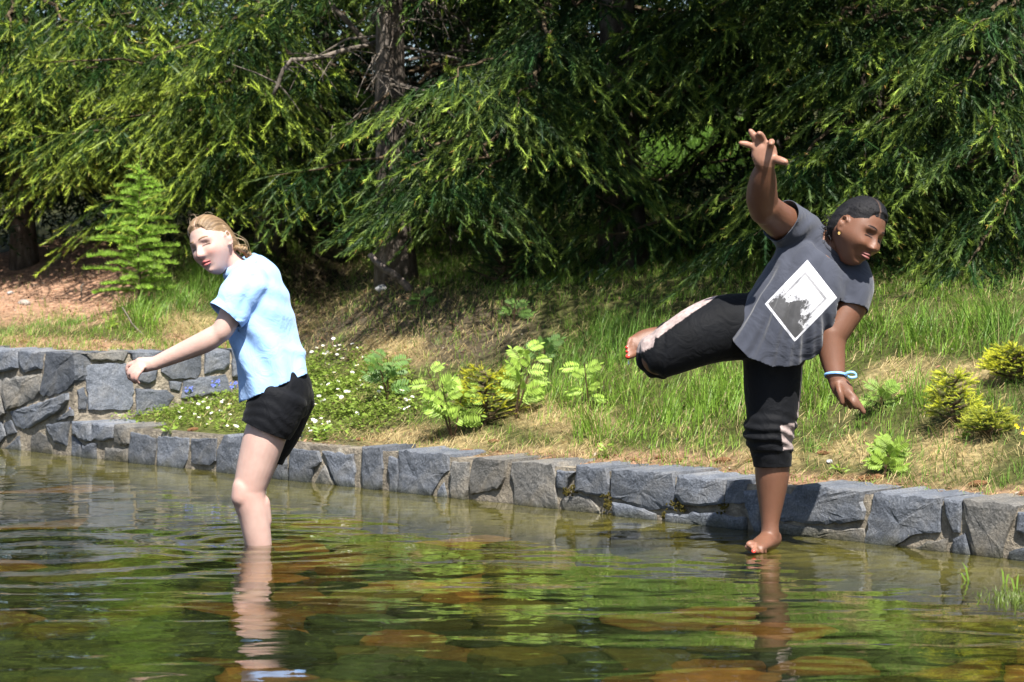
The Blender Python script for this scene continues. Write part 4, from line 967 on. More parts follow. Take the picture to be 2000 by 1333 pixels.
# ---- cones, wood and stones
MAT['cone'] = solid_mat('spruce_cone_scales', [(0.3, .6), (0.7, 1.3)], scale=60, rough=.8, col_attr=True)
def cone_mesh():
    n, m = 22, 26; V = []; cc = []
    for i in range(m + 1):
        u = i / m; prof = math.sin(math.pi * min(1, u * .96 + .04)) ** .6
        for j in range(n):
            a = 2 * math.pi * j / n; ph = (j / n * 8 + i / m * 9.0) % 1.0; ph2 = (-j / n * 5 + i / m * 9.0) % 1.0
            k = max(0, 1 - 2.2 * abs(ph - .5)) * max(0, 1 - 2.2 * abs(ph2 - .5)); r_ = .019 * prof * (.80 + .42 * k)
            V.append(((u - .5) * .105, r_ * math.cos(a), r_ * math.sin(a))); cc.append(np.array([.33, .17, .075]) * (.35 + 1.1 * k))
    Q = [(i * n + j, i * n + (j + 1) % n, (i + 1) * n + (j + 1) % n, (i + 1) * n + j) for i in range(m) for j in range(n)]
    return np_mesh('spruce_cone', np.array(V), [np.array(Q)], np.array(cc))
def make_cones():
    me = cone_mesh(); me.materials.append(MAT['cone']); r = random.Random(4)
    L = [(1700, 940, .95, 'dark open spruce cone lying beside the small bright rowan seedling'), (1910, 950, .7, 'spruce cone on the wall edge beside the dark dwarf spruce'), (1605, 955, .55, 'small cone lying on top of the wall right of the standing leg'),
         (1608, 890, .5, 'pale cone in the short grass right of the standing leg'), (1412, 906, .7, 'spruce cone on the wall edge left of the standing leg'), (1330, 905, .5, 'small spruce cone in straw left of the standing leg'), (1290, 900, .5, 'small half-hidden cone in the grass below the raised knee'),
         (1242, 903, .5, 'small cone beside the leafy weed on the wall edge'), (910, 890, .85, 'orange-brown cone on the wall below the left rowan'), (966, 868, .6, 'dark cone in straw below the yellow dwarf spruce'), (377, 843, .6, 'cone on top of the low wall below the daisies'),
         (222, 822, .6, 'cone lying at the foot of the climbing plant'), (705, 862, .5, 'cone on the bare soil beside the bright leafy weed'), (1467, 902, .45, 'cone half hidden behind the standing calf'), (48, 671, .6, 'cone on top of the tall wall'), (820, 905, .4, 'small cone on the low wall\'s top')]
    for px, py, s, lab in L:
        p = T(px, py); o = bpy.data.objects.new('spruce_cone', me); C.objects.link(o); o.location = p + Vector((0, 0, .013 * s)); o.scale = (s, s, s); o.rotation_euler = (r.uniform(0, 6), r.uniform(-.15, .15), r.uniform(-.5, .5)); tag(o, lab, 'cone', 'fallen spruce cones')
make_cones()
def rock(px, py, s, label, seed, col=(.42, .40, .38)):
    p = T(px, py); V = []; n, m = 14, 9; r = random.Random(seed)
    for i in range(m + 1):
        for j in range(n):
            th = math.pi * i / m; a = 2 * math.pi * j / n; V.append((math.sin(th) * math.cos(a), .7 * math.sin(th) * math.sin(a), .5 * math.cos(th)))
    V = np.array(V); V *= (.75 + .5 * fbm(V + seed * 3, 1.8, seed))[:, None]; Q = [(i * n + j, i * n + (j + 1) % n, (i + 1) * n + (j + 1) % n, (i + 1) * n + j) for i in range(m) for j in range(n)]
    o = link('rock', np_mesh('rock', V * s, [np.array(Q)], np.tile(col, (len(V), 1))), MAT['stone'], None, p + Vector((0, 0, s * .2))); o.rotation_euler = (0, 0, r.random() * 6); tag(o, label, 'rock')
rock(747, 567, .05, 'pale rock beside the fallen log in the shade', 1, (.5, .5, .5)); rock(48, 597, .05, 'grey flat rock in the bare litter', 2, (.34, .30, .27)); rock(20, 575, .03, 'small pale rock at the edge of the bare litter', 3); rock(1620, 905, .02, 'tiny pale pebble right of the standing leg', 4)
MAT['log'] = solid_mat('weathered_log', [(0.3, (0.08, 0.065, 0.055)), (0.6, (0.22, 0.18, 0.16)), (0.8, (0.36, 0.32, 0.29))], scale=24, rough=.95, bump=.8, bscale=40)
pL = T(800, 572); limb('fallen_log', 'short broken log sticking up out of the shaded bank', [pL + Vector((.03, .04, -.03)), W(765, 533, pL.y - .05), W(722, 498, pL.y - .02)], (.026, .017), 'log', 0, 'log', 3)
pS = T(262, 650); limb('dry_stick', 'thin pale curved stick standing beside the larch sapling', [W(340, 672, pS.y - .12), W(290, 664, pS.y - .05), W(262, 640, pS.y), W(238, 598, pS.y + .02)], (.007, .004), 'stick', 0, 'deadwood', 4)
pS = T(158, 590); limb('dry_stick', 'short upright wooden stub in the bare litter', [pS - Vector((0, 0, .02)), W(160, 555, pS.y)], (.006, .005), 'stick', 0, 'deadwood', 6)
# ---- grass and moss growing in the pond near the wall
def pond_tuft():
    c = Gz(1975, 1165); root = empty('water_grass', c); tag(root, 'clump of grass and green moss growing out of the pond by the wall', 'water plant'); r = random.Random(3); b = np.array(c)
    g = np.random.default_rng(3)
    for px, py, tips in ((1895, 1133, ((1878, 1097), (1860, 1118))), (1962, 1138, ((1955, 1110), (1975, 1120))), (1985, 1150, ((1990, 1120), (1968, 1125)))):
        p = np.array(Gz(px, py))
        for tx, ty in tips:
            q = np.array(W(tx, ty, p[1])); mid = (p + q) / 2 + [0, 0, .01]; mb = MB(); V = np.array([p - [.003, 0, .03], p + [.003, 0, -.03], mid + [.003, 0, 0], mid - [.003, 0, 0], q]); mb.add(V, [(0, 1, 2, 3)], [(3, 2, 4)], (.22, .36, .05)); mb.build('blade', MAT['grass'], root)
    mb = MB()
    for k in range(280):
        u = g.normal(size=2); p = np.array(Gz(1985 + 34 * u[0], 1168 + 11 * u[1])); p[2] = -.006; L = .012 + .016 * r.random(); q = p + np.array([r.gauss(0, .008), r.gauss(0, .008), L]); mb.add(np.array([p - [.002, 0, 0], p + [.002, 0, 0], q]), None, [(0, 1, 2)], np.array([.13, .19, .03]) * r.uniform(.6, 1.2))
    tag(mb.build('moss', MAT['grass'], root), kind='stuff')
    # the stone that carries it
    V = []; n, m = 16, 8
    for i in range(m + 1):
        for j in range(n): th = math.pi * i / m; a = 2 * math.pi * j / n; V.append((.16 * math.sin(th) * math.cos(a), .2 * math.sin(th) * math.sin(a), .12 * math.cos(th)))
    V = np.array(V); V *= (.85 + .3 * vnoise(V, 9, 4))[:, None]; Q = [(i * n + j, i * n + (j + 1) % n, (i + 1) * n + (j + 1) % n, (i + 1) * n + j) for i in range(m) for j in range(n)]
    o = link('rock', np_mesh('rock', V, [np.array(Q)], np.tile((.10, .09, .035), (len(V), 1)), True), MAT['slab'], None, Vector((c.x + .02, c.y, -.125))); tag(o, 'submerged mossy rock under the water grass by the wall', 'rock')
pond_tuft()
# ================================================================ people
def cr(P, m):
    """Catmull-Rom resampling of control rows (k, c) to m rows"""
    P = np.asarray(P, float); k = len(P)
    if k == 2: return P[0] + (P[1] - P[0]) * np.linspace(0, 1, m)[:, None]
    E = np.concatenate([2 * P[:1] - P[1:2], P, 2 * P[-1:] - P[-2:-1]]); t = np.linspace(0, k - 1 - 1e-6, m); i = t.astype(int); f = (t - i)[:, None]
    a, b, c, d = E[i], E[i + 1], E[i + 2], E[i + 3]
    return .5 * ((2 * b) + (c - a) * f + (2 * a - 5 * b + 4 * c - d) * f ** 2 + (3 * b - 3 * c + d - a) * f ** 3)
class Solid:
    """closed lofted shapes that are fused into ONE continuous skin"""
    def __init__(s): s.V = []; s.Q = []; s.T = []; s.n = 0
    def add(s, V, Q, Tn):
        tri = np.concatenate([np.asarray(Q)[:, [0, 1, 2]], np.asarray(Q)[:, [0, 2, 3]]] + ([np.asarray(Tn)] if len(Tn) else [])); w_ = V - V.mean(0)
        if np.einsum('ij,ij->i', w_[tri[:, 0]], np.cross(w_[tri[:, 1]], w_[tri[:, 2]])).sum() < 0:      # keep every piece facing outwards
            Q = np.asarray(Q)[:, ::-1]; Tn = np.asarray(Tn)[:, ::-1] if len(Tn) else Tn
        s.V.append(V)
        if len(Q): s.Q.append(np.asarray(Q) + s.n)
        if len(Tn): s.T.append(np.asarray(Tn) + s.n)
        s.n += len(V)
    def limb(s, pts, ra, rb=None, ref=(0, -1, 0), seg=20, m=None, round_ends=(1, 1)):
        """pts (k,3); ra radius across ref, rb radius along ref"""
        rb = ra if rb is None else rb
        R = np.concatenate([np.array([list(p) for p in pts], float), np.array(ra, float)[:, None] * np.ones((len(pts), 1)), np.array(rb, float)[:, None] * np.ones((len(pts), 1))], 1)
        R = cr(R, m or max(10, 7 * len(pts))); P = R[:, :3]; A = np.maximum(R[:, 3], .001); B = np.maximum(R[:, 4], .001)
        T_ = np.gradient(P, axis=0); T_ /= np.linalg.norm(T_, axis=1)[:, None]
        # rounded ends
        for e, on in ((0, round_ends[0]), (-1, round_ends[1])):
            if not on: continue
            t = T_[e] * (-1 if e == 0 else 1); rr = min(A[e], B[e]) * on; th = np.array([.35, .7, 1.0, 1.25, 1.45]); ex = P[e] + t * (rr * np.sin(th))[:, None]; sc_ = np.cos(th)
            if e == 0: P = np.concatenate([ex[::-1], P]); A = np.concatenate([(A[0] * sc_)[::-1], A]); B = np.concatenate([(B[0] * sc_)[::-1], B]); T_ = np.concatenate([np.repeat(T_[:1], 5, 0), T_])
            else: P = np.concatenate([P, ex]); A = np.concatenate([A, A[-1] * sc_]); B = np.concatenate([B, B[-1] * sc_]); T_ = np.concatenate([T_, np.repeat(T_[-1:], 5, 0)])
        ref = np.array(ref, float); S = np.cross(T_, ref); S /= np.linalg.norm(S, axis=1)[:, None] + 1e-9; U = np.cross(S, T_)
        a = np.arange(seg) * 2 * np.pi / seg; n = len(P)
        V = P[:, None] + (A[:, None] * np.cos(a))[..., None] * S[:, None] + (B[:, None] * np.sin(a))[..., None] * U[:, None]
        V = np.concatenate([V.reshape(-1, 3), P[:1], P[-1:]]); i = np.arange(n - 1)[:, None] * seg; j = np.arange(seg)[None]; k = (j + 1) % seg
        Q = np.stack([i + j, i + k, i + seg + k, i + seg + j], -1).reshape(-1, 4); jj = np.arange(seg); kk = (jj + 1) % seg
        Tn = np.concatenate([np.stack([np.full(seg, n * seg), kk, jj], -1), np.stack([np.full(seg, n * seg + 1), (n - 1) * seg + jj, (n - 1) * seg + kk], -1)])
        s.add(V, Q, Tn)
    def fuse(s, name, voxel, smooth=6, fac=.5):
        me = np_mesh(name, np.concatenate(s.V), [np.concatenate(s.Q)] + ([np.concatenate(s.T)] if s.T else []))
        o = bpy.data.objects.new(name, me); C.objects.link(o)
        m = o.modifiers.new('r', 'REMESH'); m.mode = 'VOXEL'; m.voxel_size = voxel; m.use_smooth_shade = True
        if smooth: m2 = o.modifiers.new('s', 'SMOOTH'); m2.factor = fac; m2.iterations = smooth
        dg = bpy.context.evaluated_depsgraph_get(); me2 = bpy.data.meshes.new_from_object(o.evaluated_get(dg)); me2.name = name
        bpy.data.objects.remove(o); bpy.data.meshes.remove(me)
        me2.polygons.foreach_set('use_smooth', np.ones(len(me2.polygons), bool)); return me2
def cut(me, openings):
    """open a garment: (point, outward normal, radius)"""
    bm = bmesh.new(); bm.from_mesh(me)
    for p, nrm, rad in openings:
        p = Vector(p); nrm = Vector(nrm).normalized()
        fs = [f for f in bm.faces if (f.calc_center_median() - p).length < rad]
        geom = list({v for f in fs for v in f.verts}) + list({e for f in fs for e in f.edges}) + fs
        bmesh.ops.bisect_plane(bm, geom=geom, plane_co=p, plane_no=nrm, clear_outer=True)
    bm.to_mesh(me); bm.free(); me.update()
def in_poly(px, py, poly):
    ins = np.zeros(len(px), bool); n = len(poly)
    for i in range(n):
        x1, y1 = poly[i]; x2, y2 = poly[(i + 1) % n]
        c = ((y1 > py) != (y2 > py)) & (px < (x2 - x1) * (py - y1) / (y2 - y1 + 1e-9) + x1); ins ^= c
    return ins
def head_surface(n=150, m=110, g=None):
    """head in its own frame: x = person's left, y = forward, z = up, origin mid-head; returns V, Q"""
    g = g or {}
    th = np.linspace(0.004, np.pi - .004, m); ph = np.linspace(0, 2 * np.pi, n, endpoint=False)
    TH, PH = np.meshgrid(th, ph, indexing='ij'); x = np.sin(TH) * np.sin(PH); y = np.sin(TH) * np.cos(PH); z = np.cos(TH)
    low = sstep(.0, 1.0, -z); w = g.get('w', 1.0)
    X = .0735 * w * x * (1 - .27 * low ** 1.3) ; X = X * (1 + .05 * np.exp(-((z + .25) / .25) ** 2) * g.get('cheek', 1))
    Y = np.where(y > 0, .088 * y, .103 * y * (1 - .50 * sstep(.15, .95, -z))); Z = .113 * z
    Y = Y + .006 * sstep(.3, 1, -z)
    f = sstep(.15, .6, y); xx = np.abs(X)
    def G(cx, cz, sx, sz): return np.exp(-((xx - cx) / sx) ** 2 - ((Z - cz) / sz) ** 2)
    Yf = Y - .010 * (1 - (X / .075) ** 2) * f * sstep(.2, 1, y)           # flatter face plane
    prof = sstep(.022, -.030, Z) * (1 - sstep(-.034, -.046, Z)); nw = .0085 + .0075 * g.get('nose_w', 1) * sstep(-.008, -.034, Z)
    Yf = Yf + f * (.0285 * g.get('nose', 1) * prof * np.exp(-(X / nw) ** 2) + .007 * g.get('nose_w', 1) * G(.0125, -.034, .008, .008))
    Yf = Yf + f * (-.0150 * G(.031, .005, .016, .011) + .0045 * G(.031, -.001, .012, .006) + .008 * G(.026, .024, .020, .008) + .0075 * G(.040, -.030, .020, .018) * g.get('cheek', 1))
    Yf = Yf + f * (.0095 * G(0, -.0545, .017, .0055) * g.get('lip', 1) + .0105 * G(0, -.067, .015, .006) * g.get('lip', 1) - .007 * G(0, -.0608, .020 , .0028) - .004 * G(0, -.079, .018, .006) + .011 * G(0, -.096, .018, .013))
    Yf = Yf + f * .003 * G(0, .055, .04, .03)
    V = np.stack([X, Yf, Z], -1).reshape(-1, 3); i = np.arange(m - 1)[:, None] * n; j = np.arange(n)[None]; k = (j + 1) % n
    Q = np.stack([i + j, i + n + j, i + n + k, i + k], -1).reshape(-1, 4)
    top = len(V); V = np.concatenate([V, [[0, V[:n, 1].mean(), V[0, 2]], [0, V[-n:, 1].mean(), V[-1, 2]]]]); jj = np.arange(n); kk = (jj + 1) % n
    Tn = np.concatenate([np.stack([np.full(n, top), jj, kk], -1), np.stack([np.full(n, top + 1), (m - 1) * n + kk, (m - 1) * n + jj], -1)])
    return V, Q, Tn
def frame(F, U):
    F = Vector(F).normalized(); U = Vector(U); U = (U - F * U.dot(F)).normalized(); Lf = U.cross(F) * -1
    Lf = F.cross(U) * -1                                   # person's left
    return np.array([list(Lf), list(F), list(U)])          # rows: local axes in world
def ear(s, c, M, sg, sc_=1.0):
    """ear as a curled rim with a lobe, in head frame"""
    pts = []
    for a in np.linspace(-2.2, 2.35, 13): pts.append(np.array([sg * (.0735 + .010 + .003 * math.cos(a)), -.008 - .0125 * math.cos(a + .3) * (1.0 if a > 0 else 1.1), .002 + .026 * math.sin(a + .25)]))
    P = np.array(pts) * sc_; s.limb(c + P @ M, [.0042] * 12 + [.0065], ref=tuple(M[0]), seg=10, m=36)
    core = np.array([[sg * .070, .000, .004], [sg * .079, -.010, .000], [sg * .080, -.012, -.004]]) * sc_; s.limb(c + core @ M, [.008, .011, .010], [.006, .010, .016], ref=tuple(M[2]), seg=12)
def skin_material(name, base, spec=.4, rough=.5):
    m, nt, out = new_mat(name); L = nt.links
    at = N(nt, 'ShaderNodeAttribute', attribute_name='Col'); tc = N(nt, 'ShaderNodeTexCoord')
    n1 = N(nt, 'ShaderNodeTexNoise', i_Scale=22.0, i_Detail=4.0); L.new(tc.outputs['Object'], n1.inputs['Vector'])
    r1 = ramp(nt, [(0.3, (.93, .90, .89)), (0.7, (1.05, 1.05, 1.05))]); L.new(n1.outputs['Fac'], r1.inputs[0])
    a = N(nt, 'ShaderNodeVectorMath', operation='MULTIPLY'); L.new(at.outputs['Color'], a.inputs[0]); L.new(r1.outputs[0], a.inputs[1])
    pb = N(nt, 'ShaderNodeBsdfPrincipled'); pb.inputs['Roughness'].default_value = rough; pb.inputs['Specular IOR Level'].default_value = spec
    pb.inputs['Subsurface Weight'].default_value = .12; pb.inputs['Subsurface Radius'].default_value = (1, .35, .2); pb.inputs['Subsurface Scale'].default_value = .006
    L.new(a.outputs[0], pb.inputs['Base Color'])
    n2 = N(nt, 'ShaderNodeTexNoise', i_Scale=260.0, i_Detail=3.0); L.new(tc.outputs['Object'], n2.inputs['Vector'])
    bp = N(nt, 'ShaderNodeBump', i_Strength=.25, i_Distance=.002); L.new(n2.outputs['Fac'], bp.inputs['Height']); L.new(bp.outputs[0], pb.inputs['Normal'])
    L.new(pb.outputs[0], out.inputs['Surface']); return m
def cloth_material(name, stops, rough=.85, weave=420.0, bump=.25, sheen=.2, wr=14.0, wb=.35):
    m, nt, out = new_mat(name); L = nt.links
    at = N(nt, 'ShaderNodeAttribute', attribute_name='Col'); tc = N(nt, 'ShaderNodeTexCoord')
    n1 = N(nt, 'ShaderNodeTexNoise', i_Scale=9.0, i_Detail=5.0); L.new(tc.outputs['Object'], n1.inputs['Vector'])
    r1 = ramp(nt, stops); L.new(n1.outputs['Fac'], r1.inputs[0])
    a = N(nt, 'ShaderNodeVectorMath', operation='MULTIPLY'); L.new(at.outputs['Color'], a.inputs[0]); L.new(r1.outputs[0], a.inputs[1])
    pb = N(nt, 'ShaderNodeBsdfPrincipled'); pb.inputs['Roughness'].default_value = rough; pb.inputs['Specular IOR Level'].default_value = .12; pb.inputs['Sheen Weight'].default_value = sheen
    L.new(a.outputs[0], pb.inputs['Base Color'])
    n2 = N(nt, 'ShaderNodeTexNoise', i_Scale=weave, i_Detail=2.0); L.new(tc.outputs['Object'], n2.inputs['Vector'])
    b1 = N(nt, 'ShaderNodeBump', i_Strength=bump, i_Distance=.002); L.new(n2.outputs['Fac'], b1.inputs['Height'])
    n3 = N(nt, 'ShaderNodeTexNoise', i_Scale=wr, i_Detail=3.0, i_Distortion=1.5); L.new(tc.outputs['Object'], n3.inputs['Vector'])
    b2 = N(nt, 'ShaderNodeBump', i_Strength=wb, i_Distance=.02); L.new(n3.outputs['Fac'], b2.inputs['Height']); L.new(b1.outputs[0], b2.inputs['Normal']); L.new(b2.outputs[0], pb.inputs['Normal'])
    L.new(pb.outputs[0], out.inputs['Surface']); return m, nt, a, pb, L
def face_colours(V, Vn, c, M, base, lip, brow, blush, line, lidpos=0.0, browz=.0265, nail=None, lips_amt=.85):
    """colours of skin by place on the head (head frame), everything else the base colour"""
    q = (V - np.array(c)) @ M.T; X, Y, Z = q[:, 0], q[:, 1], q[:, 2]; xx = np.abs(X); front = (Y > .03) & (np.abs(Z) < .13)
    col = np.tile(np.array(base), (len(V), 1)).astype(float)
    def mix(w, k):
        nonlocal col
        w = (np.clip(w, 0, 1) * front)[:, None]; col = col * (1 - w) + np.array(k) * w
    mix(.55 * np.exp(-((xx - .040) / .020) ** 2 - ((Z + .028) / .017) ** 2) + .35 * np.exp(-(X / .013) ** 2 - ((Z + .03) / .012) ** 2), blush)
    lw = np.exp(-(X / .021) ** 4) * sstep(.0105, .007, np.abs(Z + .0605)) * lips_amt; mix(lw, lip)
    mix(np.exp(-(X / .019) ** 4) * np.exp(-((Z + .0608) / .0020) ** 2) * .8, np.array(lip) * .35)
    bz = browz + .004 * np.sin(np.clip((xx - .012) / .036, 0, 1) * 2.6); mix(sstep(.050, .044, xx) * sstep(.010, .015, xx) * np.exp(-((Z - bz) / .0042) ** 2) * .95, brow)
    ez = .002 + lidpos - .10 * np.abs(xx - .031); mix(sstep(.0175, .0145, np.abs(xx - .031)) * np.exp(-((Z - ez) / .0030) ** 2) * 1.0, line)
    mix(sstep(.017, .012, np.abs(xx - .031)) * np.exp(-((Z - ez - .007) / .005) ** 2) * .30, line)
    mix(np.exp(-((xx - .0085) / .004) ** 2 - ((Z + .0425) / .003) ** 2) * .75, np.array(base) * .25)
    return col
def hair_cap(c, M, hairline, off, g, groove, n=220, m=150):
    """shell of hair lying on the skull; hairline(X,Y,Z)>0 where hair grows. groove(X,Y,Z) height of the locks"""
    V, Q, _ = head_surface(n, m, g); V = V[:-2]; h = hairline(V[:, 0], V[:, 1], V[:, 2]); nr = V / np.array([.0735, .095, .113]) ** 2; nr /= np.linalg.norm(nr, axis=1)[:, None]
    smoothV = V.copy(); h = h + .005 * (fbm(V, 90, 7) - .5); o = off * sstep(0, .035, h) + groove(V[:, 0], V[:, 1], V[:, 2]) * sstep(.004, .03, h) - .004 * (h <= 0); Vh = smoothV + nr * o[:, None]
    keep = (h[Q] > -.004).all(1); Q = Q[keep]; used = np.unique(Q); mp = np.full(len(V), -1); mp[used] = np.arange(len(used))
    return c + Vh[used] @ M, mp[Q], V[used]
def face_parts(body, off, hc, M, HS, g, brow, lash, lip, gap, skin_mat, gap_r=.0016, lid=0.0, browz=.0265):
    """brows, lash lines and lips as small parts lying on the face"""
    V, _, _ = head_surface(g=g); V = V[V[:, 1] > .02]
    def on(x, z, out=.0): 
        i = np.argsort((V[:, 0] - x) ** 2 + (V[:, 2] - z) ** 2)[:5]; return np.array([x, V[i, 1].mean() + out, z])
    def strip(name, xs, zs, rad, col, mat, out):
        P = np.array([on(x, z, out) for x, z in zip(xs, zs)]); P[1:-1] = (P[:-2] + 2 * P[1:-1] + P[2:]) / 4; mb = MB(); mb.tube(hc + (P * HS) @ M, rad, 8, col); link(name, mb.mesh(name, True, off), mat, body)
    q = np.linspace(0, 1, 11); bell = np.sin(np.pi * np.clip(q, .06, .94))
    for sg in (-1, 1):
        strip('eyebrow', sg * (.013 + .033 * q), browz + .005 * np.sin(q * 2.5) - .002 * q, .0010 + .0018 * bell, brow, MAT['brow'], -.0008)
        strip('eyelashes', sg * (.017 + .029 * q), .001 + lid + .0022 * np.sin(q * 3.1) - .003 * q, .0006 + .0016 * bell, lash, MAT['brow'], -.0002)
    x = np.linspace(-.021, .021, 15); b2 = np.cos(x / .0225 * 1.5)
    strip('upper_lip', x, -.0560 - .002 * (1 - b2) + .0012 * np.cos(x * 300) * (np.abs(x) < .010), .0009 + .0036 * b2, lip, skin_mat, -.0008)
    strip('lower_lip', x * .92, -.0668 + .0035 * (1 - b2) - (gap_r - .0016), .0009 + .0043 * b2, lip, skin_mat, -.0012)
    strip('mouth_line', x, -.0612 + .0005 * b2, .0005 + gap_r * b2, gap, MAT['brow'], .0010)
MAT['brow'] = solid_mat('brow_hair', [(0.3, .85), (0.7, 1.15)], scale=90, rough=.8, col_attr=True)
MAT['skin_light'] = skin_material('fair_skin', None); MAT['skin_dark'] = skin_material('brown_skin', None, spec=.4, rough=.5)
MAT['hair_blonde'] = solid_mat('blonde_hair', [(0.3, .65), (0.7, 1.3)], scale=30, rough=.42, spec=.5, col_attr=True, bump=.3, bscale=180)
MAT['hair_black'] = solid_mat('black_hair', [(0.3, .6), (0.7, 1.4)], scale=60, rough=.6, spec=.25, col_attr=True, bump=.8, bscale=260, dist=.004)

def wrinkle(me, fn):
    V = get_v(me); Nn = get_n(me); set_v(me, V + Nn * fn(V, Nn)[:, None])

# ---------------------------------------------------------------- girl
def make_girl():
    D = 8.57; g = lambda x, y, o=0.0: np.array(W(x, y, D + o)); k = D / FPX           # metres per photograph pixel
    base = Vector((W(515, 1150, D).x, D, BED)); root = empty('person', base); off = np.array(base)
    tag(root, 'person in light blue polo shirt and black shorts wading with one arm held out', 'person')
    s = Solid()
    # head
    hc = g(413, 481, -.03); M = frame((-.50, -.84, -.10), (-.36, .06, .93)); HS = .98
    V, Q, Tn = head_surface(g=dict(w=.97, nose=.95, nose_w=.75, cheek=.9, lip=.9)); s.add(hc + (V * HS) @ M, Q, Tn); ear(s, hc, M, 1, HS); ear(s, hc, M, -1, HS)
    s.limb([g(440, 505, .0), g(466, 530, .02), g(488, 556, .03)], [.046, .048, .06], seg=20)                    # neck
    s.limb([g(488, 545, .03), g(503, 600, .03), g(520, 680, .02), g(535, 745, .01), g(548, 790, .0)], [.075, .095, .085, .080, .075], [.145, .14, .115, .115, .11], ref=(0, -1, 0), seg=28)
    # near (left) arm
    s.limb([g(482, 548, -.11), g(462, 590, -.15), g(438, 640, -.17), g(424, 655, -.17)], [.050, .046, .040, .037], seg=18)
    s.limb([g(430, 650, -.17), g(400, 668, -.17), g(350, 690, -.16), g(308, 708, -.155), g(300, 712, -.155)], [.038, .041, .034, .0265, .025], [.036, .037, .031, .023, .022], seg=18)
    # hand hanging from the wrist, fingers curled
    s.limb([g(308, 709, -.155), g(290, 712, -.155), g(272, 714, -.155)], [.023, .028, .030], [.020, .020, .018], ref=(0, -1, 0), seg=16)
    for pts, r_ in (([(268, 706, -.150), (251, 714, -.148), (249, 729, -.140), (255, 738, -.130)], .0090), ([(270, 711, -.165), (254, 723, -.168), (252, 737, -.160), (259, 743, -.148)], .0094), ([(274, 717, -.178), (260, 730, -.184), (259, 742, -.178), (265, 748, -.165)], .0092), ([(279, 721, -.186), (268, 735, -.194), (267, 744, -.188), (272, 749, -.176)], .0082)):
        s.limb([g(*p) for p in pts], [r_, r_ * .98, r_ * .92, r_ * .78], seg=12, m=18)
    s.limb([g(292, 712, -.140), g(276, 722, -.128), g(268, 734, -.130)], [.012, .0105, .008], seg=12)
    # far arm, hidden behind the body, bent forward
    s.limb([g(485, 550, .16), g(470, 600, .20), g(462, 650, .20), g(475, 690, .14)], [.046, .042, .038, .03], seg=16)
    # legs
    s.limb([g(545, 775, -.07), g(520, 845, -.085), g(503, 900, -.09), g(487, 955, -.095)], [.078, .079, .072, .060], [.078, .080, .072, .060], seg=24)
    s.limb([g(487, 952, -.095), g(486, 972, -.095), g(495, 1005, -.09), g(502, 1045, -.085), g(510, 1095, -.08), g(517, 1145, -.075)], [.062, .062, .057, .052, .044, .036], [.058, .060, .058, .054, .044, .037], seg=22)
    s.limb([g(476, 953, -.115), g(474, 972, -.115)], [.043, .043], seg=16); s.limb([g(506, 985, -.08), g(512, 1018, -.08)], [.042, .036], seg=16)      # kneecap, calf
    s.limb([g(520, 1150, -.07), g(500, 1166, -.09), g(462, 1170, -.13)], [.034, .033, .034], [.036, .030, .020], ref=(0, 0, 1), seg=16)
    s.limb([g(560, 775, .08), g(538, 840, .10), g(512, 895, .12), g(490, 952, .13)], [.080, .074, .066, .056], seg=22)
    s.limb([g(490, 950, .13), g(490, 970, .13), g(497, 1005, .14), g(504, 1050, .15), g(512, 1125, .16)], [.056, .056, .052, .047, .034], seg=20)
    s.limb([g(512, 1126, .16), g(495, 1141, .14), g(460, 1145, .10)], [.034, .033, .034], [.036, .030, .020], ref=(0, 0, 1), seg=16)
    me = s.fuse('body', .0052, 4)
    V = get_v(me); c = face_colours(V, None, hc, M, (.50, .335, .285), (.42, .12, .12), (.20, .12, .07), (.48, .20, .165), (.07, .038, .028))
    # mouth slightly open
    q = (V - hc) @ M.T; w = (np.exp(-(q[:, 0] / .016) ** 4) * np.exp(-((q[:, 2] + .0612) / .0046) ** 2) * (q[:, 1] > .05))[:, None] * .9; c = c * (1 - w) + np.array([.16, .05, .045]) * w
    px, py = proj(V); w = (np.clip(1 - np.abs(px - 262) / 24, 0, 1) * (np.abs(py - 728) < 26))[:, None] * .45; c = c * (1 - w) + np.array([.52, .24, .20]) * w
    w = (np.exp(-((px - 483) / 32) ** 2 - ((py - 968) / 24) ** 2) * .35)[:, None]; c = c * (1 - w) + np.array([.50, .26, .21]) * w
    set_v(me, V - off); set_col(me, c); body = link('body', me, MAT['skin_light'], root)
    face_parts(body, off, hc, M, HS, dict(w=.97, nose=.95, nose_w=.75, cheek=.9, lip=.9), (.20, .125, .07), (.06, .035, .025), (.44, .135, .13), (.10, .025, .022), MAT['skin_light'], .0034)
    # hair: drawn back from a parting to a low braid
    def line(X, Y, Z):
        zf = .070 - .50 * np.clip(np.abs(X) - .030, 0, .06)
        zs = np.interp(-Y, [-.055, -.02, .016, .024, .055, .2], [.052, .036, .0315, .012, -.055, -.075]); return Z - np.where(Y > .055, zf, np.minimum(zs, zf + 1 * (Y < .02)))
    part = lambda X, Y: np.exp(-((X - .002) / .0050) ** 2) * (Y > -.03)
    groove = lambda X, Y, Z: .0006 * np.sin(np.arctan2(X, Z + .05) * 46 + 5 * Y) + .0007 * np.sin(np.arctan2(X, Z + .05) * 95 + 31 * Y) - .007 * part(X, Y)
    hv, hq, hl = hair_cap(hc, M * HS, line, .0115, dict(w=.97), groove)
    st = np.arctan2(hl[:, 0], hl[:, 2] + .05); f = (.5 + .5 * np.sin(st * 70 + 18 * hl[:, 1]))[:, None] * .4 + vnoise(np.stack([st * 30, hl[:, 1] * 8], -1), 1.0, 3)[:, None] * .6
    hcol = np.array([.115, .070, .036]) * (1 - f) + np.array([.28, .185, .10]) * f; pp = part(hl[:, 0], hl[:, 1])[:, None] * .7; hcol = hcol * (1 - pp) + np.array([.46, .30, .22]) * pp
